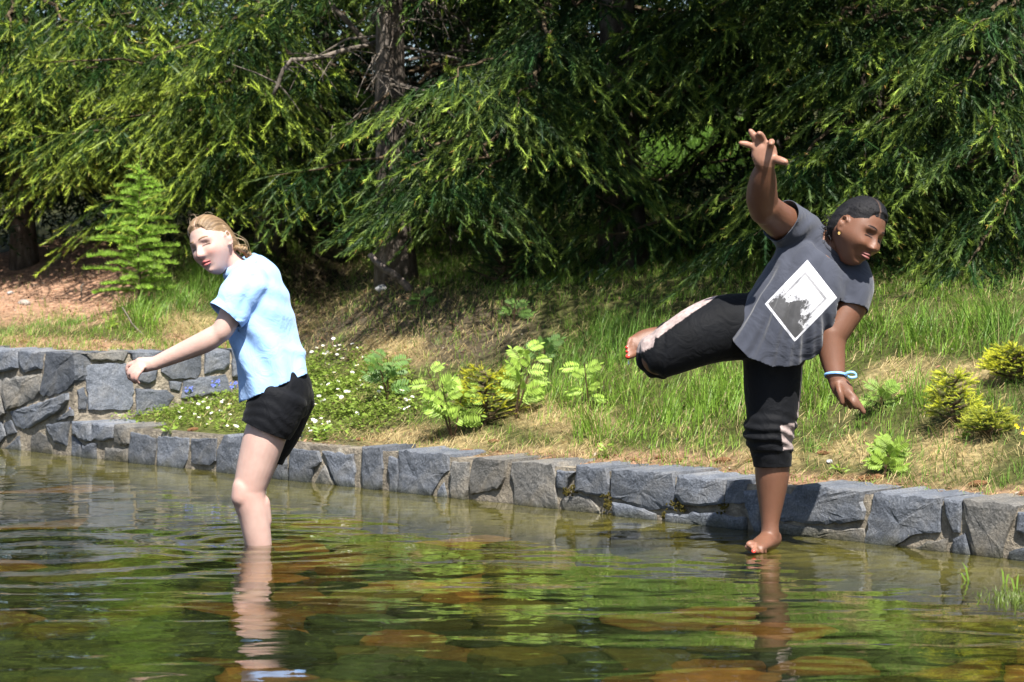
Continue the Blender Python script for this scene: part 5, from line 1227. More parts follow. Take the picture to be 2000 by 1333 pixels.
    mh = np_mesh('hair', hv - off, [hq], hcol, True); hair = link('hair', mh, MAT['hair_blonde'], root)
    # braid behind the ear and loose strands
    mb = MB(); a = hc + np.array([.062, -.055, -.035]) @ M; b = g(474, 487, -.02); e = g(486, 500, .01); r = random.Random(6)
    q = np.linspace(0, 1, 26); cl = cr(np.array([a, b, e, g(492, 512, .03)]), 26)
    for ph in (0, 2.1, 4.2):
        pts = cl + np.stack([.008 * np.sin(q * 20 + ph), .008 * np.cos(q * 20 + ph), .005 * np.sin(q * 40 + ph)], -1); mb.tube(pts, np.interp(q, [0, .2, 1], [.0085, .0085, .006]), 8, np.array([.22, .14, .07]) * (1 + .15 * ph / 4))
    mb.build('braid', MAT['hair_blonde'], hair, True) if False else link('braid', mb.mesh('braid', True, off), MAT['hair_blonde'], hair)
    mb = MB()
    for j in range(14):
        u = r.uniform(-1, 1); a0 = hc + np.array([.035 + .03 * r.random(), -.06 - .03 * r.random(), .05 - .1 * r.random()]) @ M; e0 = g(478 + r.gauss(2, 6), 492 + r.gauss(0, 6), r.uniform(-.03, .05)); mid = (a0 + e0) / 2 + np.array([.02, 0, .01]) * r.uniform(.2, 1.0)
        mb.tube(cr(np.array([a0, mid, e0]), 8), .0006, 3, np.array([.40, .29, .17]) * r.uniform(.6, 1.2), cap=False)
    for j in range(9):
        a0 = hc + np.array([r.uniform(-.05, .04), r.uniform(-.03, .05), .115]) @ M; e0 = a0 + np.array([r.uniform(-.05, .06), r.gauss(0, .02), r.uniform(.0, .010)]); mb.tube(cr(np.array([a0 - np.array([0, 0, .01]), (a0 + e0) / 2 + [0, 0, .008], e0]), 6), .0004, 3, (.4, .3, .2), cap=False)
    tag(link('loose_strands', mb.mesh('loose_strands', False, off), MAT['hair_blonde'], hair), kind='stuff')
    # light blue polo shirt
    s = Solid()
    s.limb([g(476, 527, .025), g(486, 535, .03), g(497, 560, .03), g(508, 610, .02), g(517, 670, .01), g(530, 730, .0), g(538, 775, -.005)], [.052, .085, .108, .118, .123, .133, .145], [.075, .15, .175, .172, .165, .165, .168], ref=(0, -1, 0), seg=36, round_ends=(.3, .15))
    s.limb([g(492, 545, -.07), g(474, 572, -.135), g(450, 603, -.165), g(436, 624, -.175)], [.078, .076, .071, .070], [.075, .070, .065, .062], seg=24, round_ends=(.4, .1))
    s.limb([g(492, 550, .12), g(474, 590, .18), g(462, 630, .20)], [.072, .065, .062], seg=20, round_ends=(.4, .1))
    me = s.fuse('shirt', .0056, 9)
    hem_n = np.array(g(535, 757)) - np.array(g(508, 700)); up = np.array(W(540, 762, D)); hd = Vector((.46, 0, -1.0)).normalized()
    # hem slants: higher at the back
    cut(me, [(g(537, 757), (.55, .0, -.95) if False else Vector(g(470, 782) - g(602, 724)).cross(Vector((0, 1, 0))) * 1.0, .40), (g(437, 615, -.172), Vector(g(437, 615, -.172) - g(466, 580, -.145)), .092), (g(465, 622, .20), Vector(g(465, 622, .2) - g(474, 590, .18)), .08), (g(474, 522, .02), Vector(g(474, 522, .02) - g(487, 545, .03)), .10)])
    def wr(V, Nn):
        px, py = proj(V); a = (px - 440) * .55 + (py - 520) * .83; b = (px - 440) * .83 - (py - 520) * .55
        w = .0085 * np.sin((b + 22 * np.sin(a * .020 + V[:, 1] * 9) + .25 * a) * .105) * sstep(560, 660, py); w += .0070 * np.sin((a * .7 - b * .9 + 15 * np.sin(b * .05)) * .11 + V[:, 1] * 11) * sstep(640, 560, py) * .7
        w += .010 * (fbm(V, 9, 3) - .5) + .0100 * np.exp(-((px - 585) / 22) ** 2 - ((py - 690 - (px - 585) * .5) / 9) ** 2)
        sh = np.exp(-(((px - 478) * .9 + (py - 585) * .35) / 9) ** 2) * (np.abs(py - 580) < 45); return w - .006 * sh
    wrinkle(me, wr); V = get_v(me); set_v(me, V - off); set_col(me, np.tile((.30, .50, .86), (len(V), 1)))
    sm = link('shirt', me, MAT['shirt_blue'], root); so = sm.modifiers.new('thickness', 'SOLIDIFY'); so.thickness = .0030; so.offset = -1
    # collar standing at the nape
    cc = g(474, 522, .02); ax_ = (g(470, 512, .02) - g(487, 545, .03)); ax_ /= np.linalg.norm(ax_); e1 = np.cross(ax_, [0, 1, 0]); e1 /= np.linalg.norm(e1); e2 = np.cross(ax_, e1)
    aa = np.linspace(0, 2 * np.pi, 41)[:-1]; rows = []
    for rr, hh in ((.064, -.006), (.062, .016), (.066, .024), (.080, .006), (.084, -.010)): rows.append(cc + ax_ * hh + e1 * (rr * .95 * np.cos(aa))[:, None] + e2 * (rr * 1.12 * np.sin(aa))[:, None])
    V = np.concatenate(rows); i = np.arange(4)[:, None] * 40; j = np.arange(40)[None]; kq = (j + 1) % 40; Q = np.stack([i + j, i + kq, i + 40 + kq, i + 40 + j], -1).reshape(-1, 4)
    o = link('collar', np_mesh('collar', V - off, [Q], np.tile((.30, .50, .86), (len(V), 1)), True), MAT['shirt_blue'], sm); o.modifiers.new('thickness', 'SOLIDIFY').thickness = .003
    # black shorts
    s = Solid()
    s.limb([g(542, 735, .0), g(548, 765, .0), g(548, 800, .0)], [.108, .118, .108], [.150, .165, .155], ref=(0, -1, 0), seg=30, round_ends=(.4, .5))
    s.limb([g(560, 770, .07), g(572, 775, .05)], [.075, .08], seg=20)
    s.limb([g(545, 775, -.07), g(530, 815, -.083), g(514, 850, -.088), g(508, 868, -.09)], [.112, .104, .094, .091], [.112, .104, .094, .090], seg=26, round_ends=(.4, .1))
    s.limb([g(563, 775, .08), g(545, 835, .10), g(522, 882, .12), g(512, 908, .125)], [.104, .088, .076, .072], seg=24, round_ends=(.4, .1))
    me = s.fuse('shorts', .0050, 8); ln = Vector(g(552, 853) - g(470, 818)); cut(me, [(g(511, 836, -.09), ln.cross(Vector((0, -1, 0))) * -1 if ln.cross(Vector((0, -1, 0))).z > 0 else ln.cross(Vector((0, -1, 0))), .15), (g(519, 894, .122), Vector(g(519, 894) - g(545, 835)), .12)])
    def wr2(V, Nn):
        px, py = proj(V); a = (py - 740) - .35 * (px - 545); return (.0014 * np.sin(a * .30 + 3.5 * np.sin(px * .045 + py * .02)) * sstep(600, 520, px) * sstep(750, 790, py) + .006 * (fbm(V, 10, 8) - .5))
    wrinkle(me, wr2); V = get_v(me); set_v(me, V - off); set_col(me, np.tile((.0045, .005, .0068), (len(V), 1))); o = link('shorts', me, MAT['cloth_black'], root); so = o.modifiers.new('thickness', 'SOLIDIFY'); so.thickness = .003; so.offset = -1
MAT['shirt_blue'] = cloth_material('light_blue_jersey', [(0.3, .96), (0.7, 1.04)], wr=12, wb=.35)[0]
MAT['cloth_black'] = cloth_material('black_stretch_cloth', [(0.3, .8), (0.7, 1.3)], rough=.7, sheen=.03, wr=16, wb=.3)[0]
make_girl()

# ---------------------------------------------------------------- woman
def grey_shirt_material():
    m, nt, a, pb, L = cloth_material('grey_print_jersey', [(0.3, .9), (0.7, 1.1)], wr=9, wb=.45)
    # photographic print: white square, thin dark frame, dark foliage in one corner; coordinates are stored on the shirt
    at = N(nt, 'ShaderNodeAttribute', attribute_name='print'); sp = N(nt, 'ShaderNodeSeparateXYZ'); L.new(at.outputs['Vector'], sp.inputs[0])
    def M_(op, *ins):
        n = N(nt, 'ShaderNodeMath', operation=op)
        for k, v in enumerate(ins):
            if isinstance(v, (int, float)): n.inputs[k].default_value = v
            else: L.new(v, n.inputs[k])
        return n.outputs[0]
    u, v, front = sp.outputs[0], sp.outputs[1], sp.outputs[2]
    du = M_('ABSOLUTE', M_('SUBTRACT', u, .5)); dv = M_('ABSOLUTE', M_('SUBTRACT', v, .5)); r_ = M_('MAXIMUM', du, dv)
    inside = M_('MULTIPLY', M_('LESS_THAN', r_, .5), M_('GREATER_THAN', front, .5))
    fr = M_('MULTIPLY', M_('LESS_THAN', r_, .36), M_('GREATER_THAN', r_, .315))
    n1 = N(nt, 'ShaderNodeTexNoise', i_Scale=5.0, i_Detail=6.0, i_Roughness=.7); L.new(at.outputs['Vector'], n1.inputs['Vector'])
    # dark foliage towards the lower left corner (small u + large v)
    tree = M_('SUBTRACT', M_('ADD', M_('MULTIPLY', M_('SUBTRACT', n1.outputs['Fac'], .5), 1.3), .58), M_('ADD', u, M_('MULTIPLY', M_('ABSOLUTE', M_('SUBTRACT', v, .55)), .55)))
    tr = N(nt, 'ShaderNodeMapRange', i_1=-.05, i_2=.10); L.new(tree, tr.inputs[0]); treem = M_('MULTIPLY', tr.outputs[0], M_('LESS_THAN', r_, .46))
    n2 = N(nt, 'ShaderNodeTexNoise', i_Scale=3.2, i_Detail=4.0); L.new(at.outputs['Vector'], n2.inputs['Vector'])
    cl = N(nt, 'ShaderNodeMapRange', i_1=.40, i_2=.62, i_3=.62, i_4=.84); L.new(n2.outputs['Fac'], cl.inputs[0])
    lum = M_('MULTIPLY', cl.outputs[0], M_('SUBTRACT', 1.0, M_('MULTIPLY', M_('MAXIMUM', M_('MULTIPLY', fr, .62), M_('MULTIPLY', treem, .90)), 1.0)))
    cb = N(nt, 'ShaderNodeCombineXYZ'); L.new(lum, cb.inputs[0]); L.new(lum, cb.inputs[1]); L.new(M_('MULTIPLY', lum, 1.06), cb.inputs[2])
    mx = N(nt, 'ShaderNodeMix', data_type='VECTOR'); L.new(inside, mx.inputs['Factor']); L.new(a.outputs[0], mx.inputs[4]); L.new(cb.outputs[0], mx.inputs[5])
    L.new(mx.outputs[1], pb.inputs['Base Color']); return m
MAT['shirt_grey'] = grey_shirt_material()
MAT['nail'] = solid_mat('red_nail_varnish', [(0.3, (.65, .06, .04)), (0.7, (.75, .08, .05))], rough=.2, spec=.5)
MAT['gold'] = solid_mat('gold_earring', [(0.3, (.75, .5, .15)), (0.7, (.85, .6, .2))], rough=.25, spec=.8)
MAT['ribbon'] = solid_mat('blue_wristband', [(0.3, (.16, .38, .75)), (0.7, (.30, .55, .88))], scale=40, rough=.35, spec=.5)
def make_woman():
    D = 8.33; g = lambda x, y, o=0.0: np.array(W(x, y, D + o))
    base = Vector((W(1495, 1080, D).x, D, -.03)); root = empty('person', base); off = np.array(base)
    tag(root, 'person in grey printed T-shirt and black rolled leggings balancing on one leg', 'person')
    s = Solid()
    hc = g(1677, 454, -.10); M = frame((.60, -.74, -.30), (.50, -.12, .86)); HS = 1.09; gp = dict(w=1.04, nose=.85, nose_w=1.5, cheek=1.5, lip=1.9)
    V, Q, Tn = head_surface(g=gp); s.add(hc + (V * HS) @ M, Q, Tn); ear(s, hc, M, -1, HS); ear(s, hc, M, 1, HS)
    s.limb([g(1655, 480, -.06), g(1638, 492, -.03), g(1618, 512, .0)], [.058, .060, .075], seg=20)
    s.limb([g(1612, 500, .0), g(1590, 535, -.01), g(1555, 590, -.01), g(1525, 630, .02), g(1510, 655, .04)], [.13, .15, .14, .125, .11], [.085, .115, .11, .10, .085], ref=(0, -1, 0), seg=28)
    # raised right arm
    s.limb([g(1570, 462, .0), g(1535, 440, -.06), g(1508, 420, -.16), g(1494, 404, -.23)], [.070, .066, .060, .054], seg=20)
    s.limb([g(1493, 412, -.22), g(1488, 385, -.26), g(1490, 352, -.31), g(1494, 326, -.35)], [.053, .056, .048, .034], [.05, .052, .043, .028], seg=20)
    s.limb([g(1494, 328, -.35), g(1494, 314, -.36), g(1493, 302, -.365), g(1492, 290, -.37)], [.033, .041, .046, .043], [.026, .026, .023, .019], ref=(0, -1, 0), seg=18)
    hand = (([(1479, 294, -.115), (1468, 286, -.122), (1457, 282, -.125), (1447, 280, -.127)], .0098), ([(1485, 287, -.12), (1478, 275, -.127), (1471, 264, -.130), (1466, 257, -.132)], .0108), ([(1494, 284, -.12), (1491, 273, -.128), (1486, 265, -.140), (1483, 261, -.152)], .0108), ([(1503, 291, -.118), (1506, 282, -.135), (1507, 278, -.158), (1506, 281, -.178)], .0108), ([(1500, 314, -.11), (1513, 311, -.125), (1524, 314, -.14), (1534, 317, -.15)], .0125))
    for pts, r_ in hand: s.limb([g(p[0], p[1], p[2] - .25) for p in pts], [r_ * 1.32, r_ * 1.12, r_ * 1.2, r_ * .95], seg=14, m=20)
    # lowered left arm
    s.limb([g(1670, 552, -.02), g(1664, 590, -.05), g(1642, 630, -.07), g(1622, 662, -.08)], [.070, .062, .056, .053], seg=20)
    s.limb([g(1624, 652, -.08), g(1624, 680, -.09), g(1628, 712, -.11), g(1633, 738, -.13)], [.053, .050, .042, .033], [.052, .048, .038, .028], seg=20)
    s.limb([g(1633, 736, -.13), g(1640, 752, -.14), g(1650, 768, -.15)], [.031, .036, .036], [.023, .022, .018], ref=(0, -1, 0), seg=16)
    for pts, r_ in (([(1656, 764, -.155), (1668, 776, -.165), (1678, 791, -.17), (1687, 805, -.172)], .0098), ([(1652, 770, -.15), (1661, 780, -.165), (1667, 788, -.175), (1670, 796, -.17)], .0100), ([(1647, 772, -.14), (1655, 783, -.145), (1660, 790, -.14), (1661, 796, -.13)], .0096), ([(1641, 768, -.125), (1647, 779, -.12), (1650, 787, -.11), (1651, 792, -.10)], .0088), ([(1637, 752, -.155), (1640, 766, -.175), (1643, 777, -.180), (1645, 787, -.178)], .0105)):
        s.limb([g(*p) for p in pts], [r_ * 1.25, r_ * 1.18, r_ * 1.1, r_], seg=12, m=18)
    # standing left leg
    s.limb([g(1512, 675, .05), g(1512, 745, .03), g(1510, 820, .01), g(1509, 855, .0)], [.085, .085, .074, .068], [.09, .09, .080, .070], seg=24)
    s.limb([g(1509, 850, .0), g(1509, 900, .015), g(1508, 935, .02), g(1506, 985, .02), g(1504, 1022, .015), g(1504, 1045, .01)], [.070, .064, .061, .045, .033, .034], [.072, .070, .066, .050, .038, .038], seg=22)
    s.limb([g(1508, 1052, .03), g(1500, 1056, .0), g(1486, 1064, -.06), g(1474, 1070, -.10)], [.036, .038, .041, .042], [.036, .036, .025, .017], ref=(0, 0, 1), seg=18)
    toes = ((1463, 1064, -.12, .0135, 24), (1472, 1076, -.15, .0105, 14), (1480, 1078, -.145, .0098, 12), (1488, 1079, -.13, .0092, 11), (1495, 1079, -.11, .0085, 10))
    for x, y, o_, r_, L_ in toes: s.limb([g(1478 + (x - 1478) * .4, 1071, -.10), g((x + 1474) / 2, y - 2, o_ * .9), g(x, y, o_)], [r_, r_, r_ * .95], seg=12, m=14)
    # raised right leg, shin folded back
    s.limb([g(1478, 640, .03), g(1400, 646, .0), g(1330, 674, -.02), g(1288, 698, -.02)], [.095, .100, .082, .066], [.095, .095, .080, .066], seg=24)
    s.limb([g(1288, 696, .0), g(1290, 690, .10), g(1305, 668, .24), g(1318, 650, .36)], [.062, .060, .052, .036], seg=20)
    s.limb([g(1318, 655, .37), g(1290, 656, .36), g(1262, 664, .34), g(1243, 677, .32)], [.034, .036, .042, .044], [.036, .032, .024, .018], ref=(0, -1, .35), seg=18)
    rt = ((1229, 661, .325, .0085), (1227, 668, .318, .0085), (1225, 676, .312, .009), (1226, 684, .306, .0095), (1227, 694, .298, .013))
    for x, y, o_, r_ in rt: s.limb([g(1246, y * .7 + 677 * .3, .32), g((x + 1243) / 2, y, o_), g(x, y + 3, o_ - .01)], [r_, r_, r_ * .95], seg=12, m=14)
    me = s.fuse('body', .0052, 4); V = get_v(me); skin = (.155, .071, .042)
    c = face_colours(V, None, hc, M * 1.0, skin, (.20, .062, .058), (.02, .012, .009), (.20, .085, .045), (.018, .010, .008), lidpos=-.003, browz=.0275, lips_amt=.8)
    px, py = proj(V); Nn = get_n(me)
    w = (in_poly(px, py, [(1440, 250), (1545, 250), (1545, 325), (1500, 327), (1470, 320), (1440, 292)]) & (Nn[:, 1] < .2))[:, None] * .75; c = c * (1 - w) + np.array([.36, .19, .13]) * w      # palm
    w = (in_poly(px, py, [(1220, 655), (1250, 650), (1250, 705), (1218, 705)]) * np.clip(1 - np.abs(px - 1226) / 20, 0, 1))[:, None] * .35; c = c * (1 - w) + np.array([.30, .14, .09]) * w
    w = (in_poly(px, py, [(1450, 1055), (1478, 1060), (1478, 1085), (1450, 1085)]))[:, None] * .45; c = c * (1 - w) + np.array([.40, .20, .14]) * w
    set_v(me, V - off); set_col(me, c); body = link('body', me, MAT['skin_dark'], root)
    face_parts(body, off, hc, M, HS, gp, (.016, .010, .008), (.010, .006, .005), (.21, .070, .062), (.03, .010, .010), MAT['skin_dark'], .0014, -.003, .0275)
    def nail(p, nrm, r_, parent):
        nrm = np.array(nrm) / np.linalg.norm(nrm); mb = MB(); S = np.cross(nrm, [0, 0, 1.0]); S /= np.linalg.norm(S); U = np.cross(S, nrm); a = np.linspace(0, 6.283, 13)[:-1]
        R1 = p + (S * np.cos(a)[:, None] * r_ + U * np.sin(a)[:, None] * r_ * .85); R2 = p + nrm * r_ * .35 + (S * np.cos(a)[:, None] + U * np.sin(a)[:, None]) * r_ * .6; Vv = np.concatenate([R1, R2, [p + nrm * r_ * .42]])
        mb.add(Vv, [(i, (i + 1) % 12, 12 + (i + 1) % 12, 12 + i) for i in range(12)], [(12 + i, 12 + (i + 1) % 12, 24) for i in range(12)]); link('toenail', mb.mesh('toenail', True, off), MAT['nail'], parent)
    for x, y, o_, r_ in rt[2:]: nail(g(x - 1.5, y + 3, o_ - .012 - r_ * .75), (-.5, -.85, 0), r_ * .72, body)
    nail(g(1472, 1077, -.162), (-.2, -.9, .5), .008, body)
    # rolled leggings
    s = Solid()
    s.limb([g(1545, 600, .02), g(1515, 640, .03), g(1495, 680, .04)], [.15, .158, .15], [.115, .125, .125], ref=(0, -1, 0), seg=28, round_ends=(.4, .6))
    s.limb([g(1510, 665, .05), g(1510, 700, .045), g(1509, 760, .03), g(1508, 815, .015), g(1502, 845, .0), g(1506, 870, .005), g(1508, 905, .01), g(1509, 918, .012)], [.114, .110, .104, .094, .092, .080, .070, .069], [.118, .112, .106, .096, .094, .084, .075, .074], seg=28, round_ends=(.5, .1))
    s.limb([g(1485, 636, .03), g(1405, 643, .0), g(1340, 668, -.02), g(1298, 690, -.025), g(1288, 697, -.015)], [.122, .120, .104, .090, .084], [.115, .110, .100, .086, .082], seg=28, round_ends=(.5, .6))
    s.limb([g(1287, 697, .0), g(1286, 693, .07), g(1292, 686, .16)], [.084, .080, .072], seg=24, round_ends=(.5, .1))
    me = s.fuse('leggings', .0055, 7); cut(me, [(g(1508, 911, .01), (.02, 0, -1), .16), (g(1291, 687, .145), Vector(g(1291, 687, .145) - g(1287, 693, .07)), .11)])
    def wr(V, Nn):
        px, py = proj(V); leg = (px > 1440) & (py > 780); a = py - .16 * (px - 1508) + 6 * np.sin(px * .05 + V[:, 1] * 20)
        w = leg * (.0048 * np.sin(a * .30 + 2.5 * (fbm(V, 8, 41) - .5) * 2) * np.exp(-((py - 848) / 34) ** 2) + .004 * np.exp(-((py - 880) / 3.0) ** 2)); kn = (px < 1300) & (py > 630)
        return w + kn * .0030 * np.sin((px * .9 + py * .2) * .24) + .006 * (fbm(V, 8, 5) - .5)
    wrinkle(me, wr); V = get_v(me); Nn = get_n(me); px, py = proj(V); c = np.tile((.0042, .0047, .0062), (len(V), 1)).astype(float); pink = np.array([.34, .27, .255])
    # pale patterned side stripe: along the outside (upper side) of the raised thigh and down the outside of the standing leg
    pol = np.array([(1405, 566), (1375, 588), (1345, 607), (1310, 632), (1283, 652)]); dmin = np.full(len(V), 1e9)
    for a_, b_ in zip(pol[:-1], pol[1:]):
        t_ = np.clip(((px - a_[0]) * (b_ - a_)[0] + (py - a_[1]) * (b_ - a_)[1]) / ((b_ - a_) @ (b_ - a_)), 0, 1); dmin = np.minimum(dmin, np.hypot(px - a_[0] - t_ * (b_ - a_)[0], py - a_[1] - t_ * (b_ - a_)[1]))
    st = ((dmin < 7.5) & (px < 1410) & (px > 1270)) | (in_poly(px, py, [(1234, 690), (1243, 664), (1262, 648), (1290, 640), (1279, 660), (1277, 677), (1250, 690)]) & (Nn[:, 1] < .3))
    st |= in_poly(px, py, [(1524, 833), (1552, 826), (1552, 876), (1530, 880)]) & (V[:, 1] < D + .06); st |= in_poly(px, py, [(1557, 700), (1575, 700), (1575, 830), (1545, 830)]) & (Nn[:, 0] > .9)
    f = (.65 + .6 * vnoise(V, 120, 2))[:, None]; c = np.where(st[:, None], pink * f, c); set_v(me, V - off); set_col(me, c); o = link('leggings', me, MAT['cloth_black'], root); so = o.modifiers.new('thickness', 'SOLIDIFY'); so.thickness = .003; so.offset = -1
    # grey T-shirt
    s = Solid()
    s.limb([g(1640, 478, -.03), g(1628, 492, -.02), g(1612, 507, -.01), g(1592, 535, -.02), g(1560, 590, -.03), g(1525, 645, -.02), g(1490, 694, .0), g(1478, 716, .0), g(1468, 736, .0)], [.068, .076, .148, .168, .168, .176, .192, .200, .205], [.068, .074, .11, .140, .150, .155, .165, .165, .165], ref=(0, -1, 0), seg=40, round_ends=(.3, .1))
    s.limb([g(1582, 488, .0), g(1560, 458, -.01), g(1536, 438, -.06), g(1515, 424, -.11)], [.085, .090, .084, .082], [.080, .088, .084, .080], seg=26, round_ends=(.5, .1))
    s.limb([g(1655, 535, -.01), g(1666, 560, -.03), g(1662, 592, -.05), g(1655, 615, -.06)], [.085, .080, .074, .072], [.09, .085, .078, .074], seg=26, round_ends=(.5, .1))
    s.limb([g(1585, 485, .0), g(1640, 530, -.01)], [.09, .09], [.085, .085], seg=22)
    me = s.fuse('t_shirt', .0056, 9)
    cut(me, [*[(g((x1 + x2) / 2, (y1 + y2) / 2), Vector(g(x1, y1) - g(x2, y2)).cross(Vector((0, 1, 0))), .40) for (x1, y1), (x2, y2) in (((1396, 580), (1412, 640)), ((1412, 640), (1428, 668)), ((1428, 668), (1452, 695)), ((1452, 695), (1500, 714)), ((1500, 714), (1558, 710)), ((1558, 710), (1594, 686)))], (g(1526, 431, -.085), Vector(g(1522, 429, -.075) - g(1550, 448, -.03)), .125), (g(1661, 604, -.055), Vector(g(1661, 604, -.055) - g(1666, 575, -.04)), .096), (g(1634, 483, -.025), Vector(g(1628, 490, -.025) - g(1606, 518, -.0)), .077)])
    def wr(V, Nn):
        px, py = proj(V); a = (px - 1560) * .48 - (py - 590) * .88; b = (px - 1560) * .88 + (py - 590) * .48            # a up the spine, b across
        fan = np.arctan2(b + 60, -a + 160); w = .0080 * np.sin(fan * 34 + 1.0 + V[:, 1] * 7 + 2.2 * (fbm(V, 5, 31) - .5)) * sstep(90, -70, a); w += .0045 * np.sin(fan * 71 + V[:, 1] * 12 + 3 * (fbm(V, 6, 33) - .5)) * sstep(60, -60, a); w += .006 * np.sin(b * .11 + a * .05 + 2.5 * (fbm(V, 6, 35) - .5) * 2) * np.exp(-((a - 60) / 45) ** 2)
        w += .012 * (fbm(V, 7, 13) - .5); w += .004 * np.sin(((px - 1530) * .7 + (py - 440) * .7) * .22) * np.exp(-((px - 1570) / 50) ** 2 - ((py - 460) / 40) ** 2); return w
    wrinkle(me, wr); V = get_v(me); Nn = get_n(me); px, py = proj(V); set_col(me, np.tile((.050, .055, .074), (len(V), 1)))
    Lc = np.array([1494., 594.]); e1 = np.array([1577., 508.]) - Lc; e2 = np.array([1552., 668.]) - Lc; Mi = np.linalg.inv(np.stack([e1, e2], 1)); ab = (np.stack([px, py], -1) - Lc) @ Mi.T
    # u: 0 at the lower-left edge, 1 at the upper-right edge; v across
    a = me.attributes.new('print', 'FLOAT_VECTOR', 'POINT'); pv = np.stack([ab[:, 0], ab[:, 1], (Nn[:, 1] < .15).astype(float)], -1).astype(np.float32)
    a.data.foreach_set('vector', pv.ravel())
    set_v(me, V - off); ts = link('t_shirt', me, MAT['shirt_grey'], root); so = ts.modifiers.new('thickness', 'SOLIDIFY'); so.thickness = .003; so.offset = -1
    # neckband
    cc = g(1633, 484, -.025); ax_ = g(1629, 491, -.025) - g(1606, 518, 0); ax_ /= np.linalg.norm(ax_); e1 = np.cross(ax_, [0, 1, 0]); e1 /= np.linalg.norm(e1); e2 = np.cross(ax_, e1); aa = np.linspace(0, 2 * np.pi, 49)
    mb = MB(); mb.tube(np.array([cc + e1 * .069 * math.cos(t_) + e2 * .069 * math.sin(t_) for t_ in aa]), .008, 8, (.052, .055, .07), cap=False); link('neckband', mb.mesh('neckband', True, off), MAT['shirt_grey_plain'], ts)
    # hair: short, drawn flat to the back with a parting
    def line(X, Y, Z):
        zf = .066 - .55 * np.clip(np.abs(X) - .030, 0, .06) + .008 * np.exp(-((np.abs(X) - .045) / .012) ** 2)
        zs = np.interp(-Y, [-.055, -.02, .016, .024, .055, .2], [.050, .030, .0315, .005, -.055, -.075]); return Z - np.where(Y > .055, zf, np.minimum(zs, zf + 1 * (Y < .02)))
    part = lambda X, Y: np.exp(-((X + .012) / .0030) ** 2) * (Y > -.02)
    groove = lambda X, Y, Z: .0022 * np.abs(np.sin(np.arctan2(X, Z + .03) * 9 + 3 * Y)) + .002 * (vnoise(np.stack([X, Y, Z], -1), 160, 5) - .5) - .006 * part(X, Y)
    hv, hq, hl = hair_cap(hc, M * HS, line, .0085, gp, groove); hcol = np.tile((.009, .0085, .010), (len(hv), 1)).astype(float); pp = part(hl[:, 0], hl[:, 1])[:, None] * .8; hcol = hcol * (1 - pp) + np.array([.12, .07, .05]) * pp
    hair = link('hair', np_mesh('hair', hv - off, [hq], hcol, True), MAT['hair_black'], root)
    mb = MB(); r = random.Random(3)
    for j in range(260):                                                                                  # short curls at the nape and fuzz over the cap
        if j < 150: p = g(1620 + r.gauss(0, 5), 448 + r.uniform(-30, 18), r.uniform(-.10, -.02)); d_ = np.array([r.gauss(-.4, .6), r.gauss(0, .5), r.gauss(-.6, .5)]); L_ = .016
        else: i = r.randrange(len(hv)); p = hv[i]; nr = (p - hc) / np.linalg.norm(p - hc); d_ = nr * .5 + np.array([r.gauss(0, .7), r.gauss(0, .7), r.gauss(0, .7)]); L_ = .007
        d_ /= np.linalg.norm(d_); mb.tube([p, p + d_ * L_ * .6, p + d_ * L_ + np.array([r.gauss(0, .003), 0, r.gauss(0, .003)])], [.0011, .0009, .0004], 3, (.016, .015, .017), cap=False)
    tag(link('curls', mb.mesh('curls', False, off), MAT['hair_black'], hair), kind='stuff')
    # earring, wristband with a loose tail
    p = hc + (np.array([-.084, -.004, -.030]) * HS) @ M; mb = MB(); a = np.linspace(0, 6.283, 17); mb.tube(np.array([p + np.array([.003 * math.cos(t_), -.003, .004 * math.sin(t_) - .004]) for t_ in a]), .0013, 6, cap=False); link('earring', mb.mesh('earring', True, off), MAT['gold'], body)
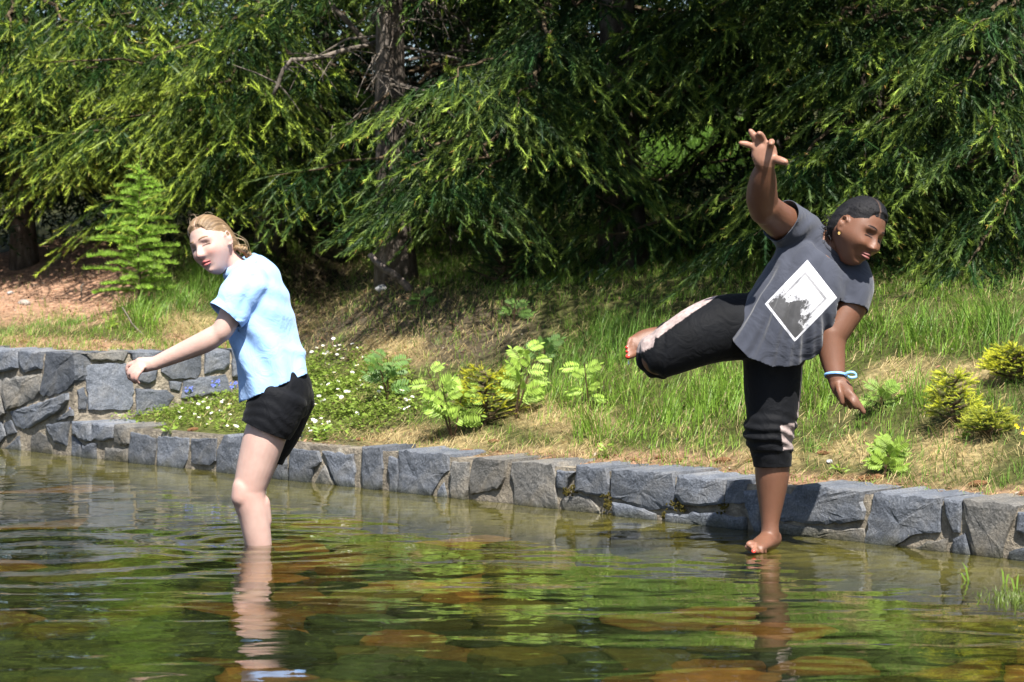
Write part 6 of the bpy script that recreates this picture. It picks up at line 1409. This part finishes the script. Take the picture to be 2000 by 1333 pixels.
    cc = g(1632, 734, -.128); ax_ = g(1633, 742, -.132) - g(1630, 724, -.12); ax_ /= np.linalg.norm(ax_); e1 = np.cross(ax_, [0, 1, 0]); e1 /= np.linalg.norm(e1); e2 = np.cross(ax_, e1); rows = []
    aa = np.linspace(0, 2 * np.pi, 33)[:-1]
    for h_ in (-.0045, .0045): rows.append(cc + ax_ * (h_ + .006 * np.cos(aa))[:, None] * 1.0 + e1 * (.0405 * np.cos(aa))[:, None] + e2 * (.036 * np.sin(aa))[:, None])
    V = np.concatenate(rows); Q = np.array([(i, (i + 1) % 32, 32 + (i + 1) % 32, 32 + i) for i in range(32)]); mb = MB(); mb.add(V, Q)
    t0 = [g(1648, 733, -.15), g(1656, 728, -.16), g(1668, 728, -.165), g(1674, 735, -.165), g(1664, 738, -.17), g(1656, 736, -.165)]; tp = cr(np.array(t0), 18); n = len(tp); wv = np.array([0, .2, 1.0]) * .0045
    V = np.concatenate([tp - wv, tp + wv]); Q = np.array([(i, i + 1, n + i + 1, n + i) for i in range(n - 1)]); mb.add(V, Q); me = mb.mesh('wristband', True, off); o = link('wristband', me, MAT['ribbon'], root); o.modifiers.new('thickness', 'SOLIDIFY').thickness = .0016
    # drop of water falling from the raised toes
    p = Vector(g(1228, 711, .29)); mb = MB(); q = np.linspace(0, 1, 12); prof = .0062 * np.sin(np.pi * np.clip(q, .02, .98)) ** .8 * (1 - .75 * q ** .7 * (q > .35)); mb.tube(np.array([list(p + Vector((0, 0, -.006 + .024 * t_))) for t_ in q]), prof + .0004, 12)
    m, nt, out = new_mat('water_drop'); gl = N(nt, 'ShaderNodeBsdfGlossy', i_Roughness=.05); tr = N(nt, 'ShaderNodeBsdfTransparent'); mi = N(nt, 'ShaderNodeMixShader', i_0=.45); nt.links.new(tr.outputs[0], mi.inputs[1]); nt.links.new(gl.outputs[0], mi.inputs[2]); nt.links.new(mi.outputs[0], out.inputs['Surface'])
    o = mb.build('water_drop', m, None, True, loc=p); tag(o, 'clear drop of water hanging under the toes of the raised foot', 'water drop')
MAT['shirt_grey_plain'] = cloth_material('grey_jersey', [(0.3, .9), (0.7, 1.1)])[0]
make_woman()
